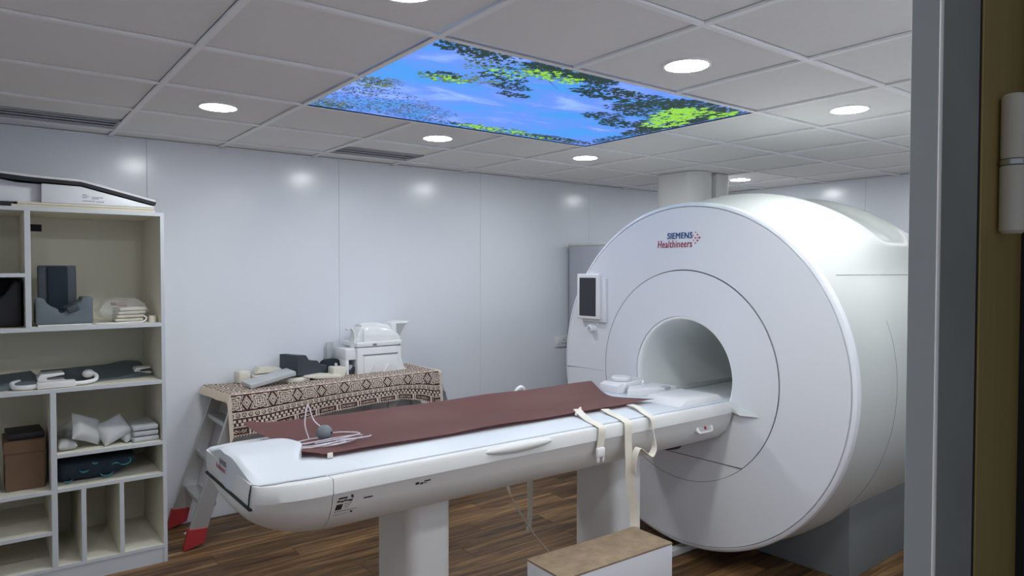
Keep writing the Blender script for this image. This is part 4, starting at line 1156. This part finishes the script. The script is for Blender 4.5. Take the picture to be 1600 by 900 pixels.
brd('shelf_board', SX0 + TH, -1.0365, 1.521, 1.540)
brd('divider', -1.0365, -1.0125, 1.278, SZT - TH)
brd('divider', -0.9445, -0.9195, 0.080 + TH, 0.955)
brd('shelf_board', -0.9195, SX1 - TH, 0.632, 0.651)
brd('shelf_board', -0.9195, SX1 - TH, 0.462, 0.481)
brd('shelf_board', SX0 + TH, -0.9445, 0.460, 0.479)
brd('shelf_board', SX0 + TH, -0.9445, 0.258, 0.277)
brd('divider', -0.8205, -0.7995, 0.080 + TH, 0.462)
brd('divider', -0.6525, -0.6320, 0.080 + TH, 0.462)
bm = B(); box(bm, -1.0095, -0.935, SY1 - 0.009, SY1 - 0.005, 1.765, 1.803); obj('black_sticker', bm, M['blackstrip'], shelf, 0)

# ---- on top of the unit
bm = B(); box(bm, -1.085, -0.470, 2.075, 2.50, SZT + 0.001, SZT + 0.012, 0.001, 1); box(bm, -1.06, -0.475, 2.08, 2.50, SZT + 0.0135, SZT + 0.025, 0.001, 1)
tag(obj('cream_board', bm, M['creamboard'], None, 0, origin=(-0.78, 2.29, SZT)), 'cream boards lying flat under the white case on top of the shelf', 'board')
ZB = SZT + 0.026
t = thing('coil_case', 'white wedge-ended coil case with black edge strip on top of the shelf', 'case', (-0.9, 2.28, ZB))
bm = B(); prism(bm, [(-0.965, ZB), (-0.47, ZB), (-0.47, ZB + 0.008), (-0.80, ZB + 0.088), (-0.965, ZB + 0.092)], 'y', 2.085, 2.46, 0.004, 2); obj('body', bm, M['casewhite'], t)
bm = B(); prism(bm, [(-1.55, ZB), (-0.965, ZB), (-0.965, ZB + 0.092), (-1.06, ZB + 0.094), (-1.12, ZB + 0.105), (-1.55, ZB + 0.118)], 'y', 2.125, 2.46, 0.004, 2); obj('rear_body', bm, M['casewhite'], t)
def strip(a, b_): return [(-1.55, ZB + 0.118 + a), (-1.12, ZB + 0.108 + a), (-1.02, ZB + 0.100 + a), (-0.965, ZB + 0.0975 + a), (-0.80, ZB + 0.092 + a), (-0.468, ZB + 0.012 + a), (-0.462, ZB + 0.010 + b_), (-0.80, ZB + 0.092 + b_), (-0.965, ZB + 0.0975 + b_), (-1.02, ZB + 0.100 + b_), (-1.12, ZB + 0.108 + b_), (-1.55, ZB + 0.118 + b_)]
bm = B(); prism(bm, strip(0.001, 0.019), 'y', 2.078, 2.47); obj('black_edge_strip', bm, M['blackstrip'], t, 0)
bm = B(); prism(bm, strip(0.0195, 0.030), 'y', 2.088, 2.47); obj('lid', bm, M['whiteplastic'], t, 0)
bm = B()
for k, (x0, z0, L) in enumerate(((-0.795, 0.047, .018), (-0.795, 0.040, .028), (-0.755, 0.036, .050), (-0.795, 0.032, .020), (-0.755, 0.029, .030), (-0.795, 0.016, .055), (-0.735, 0.014, .034))):
    box(bm, x0, x0 + L, 2.0840, 2.0848, ZB + z0, ZB + z0 + 0.003)
obj('small_print', bm, M['greyink'], t, 0)
bm = rbox(-1.30, 2.20, SZT + 0.013, 0.45, 0.2, 0.022, 0.003); tag(obj('black_slab', bm, M['blackstrip'], None, 35, origin=(-1.30, 2.20, SZT)), 'thin black slab under the left part of the white case', 'slab')

# ---- upper right cell
t = thing('foam_head_cradle', 'slate grey foam head cradle with tall back pad in the top right cell', 'head cradle', (-0.87, 2.25, 1.278))
prof = [(-0.992, 1.285), (-0.750, 1.285), (-0.750, 1.418), (-0.795, 1.420), (-0.805, 1.395), (-0.835, 1.378), (-0.850, 1.366), (-0.880, 1.340), (-0.895, 1.340), (-0.900, 1.362), (-0.925, 1.372), (-0.950, 1.395), (-0.958, 1.416), (-0.992, 1.418)]
bm = B(); prism(bm, prof, 'y', 2.13, 2.30, 0.008, 2); cr = obj('cradle', bm, M['foamgrey'], t, 40)
bm = rbox(-0.888, 2.335, 1.435, 0.168, 0.05, 0.285, 0.006, (-0.10, 0, 0)); bp_ = obj('back_pad', bm, M['foamdark'], t, 40)
bm = rbox(-0.888, 2.312, 1.44, 0.090, 0.03, 0.27, 0.008, (-0.10, 0, 0)); obj('centre_pad', bm, M['navy'], bp_, 40)
bm = rbox(-0.845, 2.17, 1.362, 0.055, 0.10, 0.032, 0.006, (0, -0.35, 0.2)); obj('wedge_insert', bm, M['foamdark'], cr, 40)
bm = B(); box(bm, -0.985, -0.76, 2.118, 2.31, 1.279, 1.285, 0.001, 1); obj('foot_board', bm, M['casewhite'], t)
t = thing('plastic_bag', 'clear plastic bag holding white pads in the top right cell', 'bag', (-0.6, 2.28, 1.278))
bm = grid_cushion(-0.60, 2.28, 1.278 + 0.062, 0.24, 0.20, 0.12)
for v in bm.verts: v.co += Vector((0.006 * math.sin(v.co.y * 90), 0.006 * math.sin(v.co.x * 80), 0.008 * math.sin(v.co.x * 70 + v.co.y * 60) * (1 if v.co.z > 1.30 else 0)))
for v in bm.verts: v.co.z = max(v.co.z, 1.2795)
obj('film', bm, M['film'], t, 60)
for k in range(4):
    bm = rbox(-0.575 + 0.004 * k, 2.27, 1.290 + 0.019 * k, 0.135, 0.12, 0.016, 0.007, (0, 0, 0.05 * k)); tag(obj('white_pad', bm, M['foamcream'], None, 40, origin=(-0.575, 2.27, 1.282 + 0.019 * k)), ('lowest', 'second lowest', 'second highest', 'topmost')[k] + ' white pad of the stack inside the clear plastic bag', 'pad', 'white pads in the plastic bag')
bm = rbox(-0.615, 2.27, 1.372, 0.06, 0.07, 0.018, 0.007, (0, 0.15, 0.3)); tag(obj('maroon_pouch', bm, M['mat'], None, 40, origin=(-0.615, 2.27, 1.36)), 'small maroon pouch on top of the white pads in the bag', 'pouch')
t = thing('cream_roll', 'small cream tape roll at the right end of the top right cell', 'roll', (-0.475, 2.15, 1.278))
bm = B(); lathe(bm, [(0.006, 1.279), (0.0195, 1.279), (0.0195, 1.312), (0.006, 1.312)], 'z', (-0.475, 2.15, 0), 24, True); obj('roll', bm, M['foamcream'], t)
bm = B(); lathe(bm, [(0.0195, 1.292), (0.0202, 1.292), (0.0202, 1.2935), (0.0195, 1.2935)], 'z', (-0.475, 2.15, 0), 24, True); obj('seam', bm, M['creamboard'], t)
bm = B(); tube(bm, [(-0.74, 2.12, 1.2825), (-0.66, 2.10, 1.2825), (-0.58, 2.13, 1.2825), (-0.525, 2.13, 1.284), (-0.505, 2.14, 1.30), (-0.515, 2.16, 1.312)], 0.004, 8, 5)
tag(obj('white_cable', bm, M['whiteplastic'], None, 60, origin=(-0.62, 2.12, 1.279)), 'thin white cable lying on the board beside the cream roll', 'cable')

# ---- upper left cell: dark moulded foam
t = thing('dark_foam_support', 'dark moulded foam support in the cell left of the head cradle', 'foam support', (-1.2, 2.3, 1.278))
bm = B(); prism(bm, [(-1.40, 1.280), (-1.050, 1.280), (-1.050, 1.50), (-1.075, 1.505), (-1.11, 1.44), (-1.16, 1.395), (-1.40, 1.385)], 'y', 2.16, 2.40, 0.01, 2); obj('front_body', bm, M['blackstrip'], t, 40)
bm = B(); box(bm, -1.40, -1.045, 2.41, 2.46, 1.280, 1.512, 0.01, 2); obj('back_body', bm, M['blackstrip'], t, 40)

# ---- long shelf: flexible coil on a dark mat
t = thing('flexible_coil', 'dark grey flexible coil mat with two white end clips on the long shelf', 'coil', (-0.85, 2.35, 0.975))
bm = B(); P1 = [(-1.55, 2.20, 0.991), (-1.25, 2.24, 0.995), (-1.03, 2.29, 1.004), (-0.98, 2.30, 1.002)]
ribbon(bm, P1, (0, 1, 0.1), 0.26, 0.022); obj('mat_wing', bm, M['foamgrey'], t, 50)
bm = B(); ribbon(bm, [(-0.94, 2.31, 0.994), (-0.80, 2.33, 0.995), (-0.65, 2.36, 0.996), (-0.54, 2.39, 1.004), (-0.468, 2.40, 0.993)], (0.05, 1, 0.15), 0.28, 0.022); obj('mat_wing', bm, M['foamgrey'], t, 50)
def clip(cx, cy, k):
    bm = B(); prism(bm, [(cx - 0.055 * k, 0.977), (cx + 0.06 * k, 0.977), (cx + 0.06 * k, 0.977 + 0.026 * k), (cx - 0.02 * k, 0.977 + 0.030 * k), (cx - 0.02 * k, 0.977 + 0.042 * k), (cx + 0.055 * k, 0.977 + 0.052 * k), (cx + 0.055 * k, 0.977 + 0.062 * k), (cx - 0.045 * k, 0.977 + 0.060 * k), (cx - 0.06 * k, 0.977 + 0.04 * k)], 'y', cy - 0.06 * k, cy + 0.06 * k, 0.004, 2)
    obj('end_clip', bm, M['whiteplastic'], t)
clip(-0.93, 2.22, 1.0); clip(-0.50, 2.33, 0.72)
t = thing('coil_cable', 'white coil cable with inline connector box at the front of the long shelf', 'cable', (-0.9, 2.12, 0.975))
bm = B(); box(bm, -0.995, -0.835, 2.075, 2.135, 0.977, 1.008, 0.005, 2); obj('connector_box', bm, M['whiteplastic'], t)
bm = B(); tube(bm, [(-0.99, 2.10, 0.99), (-1.05, 2.10, 0.988), (-1.085, 2.13, 0.99), (-1.09, 2.18, 1.0), (-1.06, 2.22, 1.003)], 0.012, 10, 5); obj('cable', bm, M['whiteplastic'], t, 60)
bm = B(); tube(bm, [(-0.84, 2.10, 0.99), (-0.79, 2.11, 0.990), (-0.745, 2.14, 0.995), (-0.735, 2.18, 1.010), (-0.75, 2.20, 1.022)], 0.010, 10, 5); obj('cable', bm, M['whiteplastic'], t, 60)
bm = B(); ellipsoid(bm, (-0.768, 2.205, 1.020), (0.028, 0.022, 0.022), 16, 10); obj('plug', bm, M['whiteplastic'], t, 60)

# ---- sandbags and pads
def bag(label, cx, cy, cz, sx, sy, sz, rot):
    bm = grid_cushion(0, 0, 0, sx, sy, sz)
    from mathutils import Euler
    bmesh.ops.transform(bm, matrix=Matrix.Translation((cx, cy, cz)) @ Euler(rot).to_matrix().to_4x4(), verts=bm.verts)
    zmin = min(v.co.z for v in bm.verts)
    bmesh.ops.translate(bm, verts=bm.verts, vec=(0, 0, 0.652 - zmin if zmin < 0.665 else 0))
    return tag(obj('sandbag', bm, M['sandbag'], None, 60, origin=(cx, cy, 0.652)), label, 'sandbag', 'grey sandbags on the shelf')
bag('small grey sandbag lying flat at the left end of the sandbag row', -0.870, 2.165, 0.670, 0.085, 0.13, 0.055, (0, 0, 0))
bag('grey sandbag leaning on the divider behind the small flat one', -0.832, 2.37, 0.722, 0.15, 0.10, 0.045, (0.6, -0.45, 0.3))
bag('peaked grey sandbag standing on its corner at the front of the row', -0.787, 2.165, 0.705, 0.155, 0.155, 0.065, (0.95, 0.42, 0.45))
bag('grey sandbag leaning right of the peaked one', -0.665, 2.17, 0.695, 0.165, 0.14, 0.055, (0.75, -0.30, 0.35))
bag('grey sandbag lying low beside the stacked grey pads', -0.592, 2.20, 0.680, 0.13, 0.14, 0.05, (0.35, -0.22, 0.5))
for k, (dz, sx, ang) in enumerate(((0.0125, 0.125, 0.10), (0.0415, 0.118, 0.04), (0.071, 0.120, 0.02))):
    bm = rbox(-0.524 - 0.006 * (k == 0), 2.225, 0.652 + dz, sx, 0.25, 0.024, 0.006, (0, 0, ang)); tag(obj('grey_pad', bm, M['greypad'], None, 40, origin=(-0.512, 2.2, 0.652 + dz - 0.012)), ('bottom', 'middle', 'top')[k] + ' grey pad of the stack of three beside the sandbags', 'pad', 'stacked grey pads')

# ---- patterned dark bag
t = thing('cloth_bag', 'dark navy cloth bag with teal print in the low cell under the sandbags', 'bag', (-0.76, 2.25, 0.481))
rings = []
for i in range(21):
    f = i / 20; x_ = -0.908 + 0.345 * f
    hgt = 0.118 * (1 - 0.1 * f) ; lift = 0.045 * sstep(0.62, 1.0, f)
    k = 1.0 if i not in (0, 20) else 0.8
    ring = []
    for a in range(20):
        th = 2 * PI * a / 20
        ring.append((x_, 2.25 + 0.12 * k * math.copysign(abs(math.cos(th)) ** 0.6, math.cos(th)) + 0.006 * math.sin(9 * f * 3), 0.4825 + lift + (hgt - lift) / 2 * (1 + k * math.copysign(abs(math.sin(th)) ** 0.6, math.sin(th))) + 0.000))
    rings.append(ring)
obj('bag_body', loft(B(), rings, True), M['navy'], t, 60)
bm = B()
for cx, cz, r, a0, a1 in ((-0.80, 0.545, 0.022, 200, 340), (-0.70, 0.515, 0.030, 190, 350), (-0.87, 0.505, 0.020, 200, 350), (-0.62, 0.56, 0.03, 210, 400), (-0.75, 0.575, 0.014, 180, 330), (-0.66, 0.54, 0.02, 20, 160)):
    tube(bm, [(cx + r * math.cos(math.radians(a0 + (a1 - a0) * k / 8)), 2.1285, cz + r * 0.7 * math.sin(math.radians(a0 + (a1 - a0) * k / 8))) for k in range(9)], [0.001 + 0.0045 * math.sin(PI * k / 8) for k in range(9)], 6)
o = obj('printed_crescents', bm, M['teal'], t, 60)

# ---- cardboard box in the left cell
t = thing('cardboard_box', 'brown cardboard box with taped lid in the shadowy left cell', 'box', (-1.04, 2.27, 0.479))
bm = B(); box(bm, -1.125, -0.965, 2.155, 2.40, 0.480, 0.690, 0.002, 1); cb = obj('box_body', bm, M['cardboard'], t)
bm = B(); box(bm, -1.129, -0.961, 2.150, 2.405, 0.662, 0.722, 0.002, 1); obj('lid', bm, M['cardboard'], t)
bm = rbox(-1.04, 2.28, 0.739, 0.15, 0.2, 0.030, 0.006, (0, 0, 0.05)); tag(obj('dark_folder', bm, M['blackstrip'], None, 40, origin=(-1.04, 2.28, 0.723)), 'dark flat folder lying on the cardboard box', 'folder')
bm = grid_cushion(-1.24, 2.22, 0.56, 0.19, 0.2, 0.15); tag(obj('teal_bundle', bm, M['teal'], None, 60, origin=(-1.24, 2.22, 0.48)), 'teal cloth bundle cut by the left edge beside the cardboard box', 'bundle')

# ---- scrap on the floor by the ladder
bm = rbox(-0.262, 2.42, 0.0045, 0.022, 0.012, 0.008, 0.002, (0, 0, 0.4)); tag(obj('paper_scrap', bm, M['whiteplastic'], None, 40, origin=(-0.262, 2.42, 0)), 'tiny white paper scrap on the floor between the red ladder feet', 'scrap')
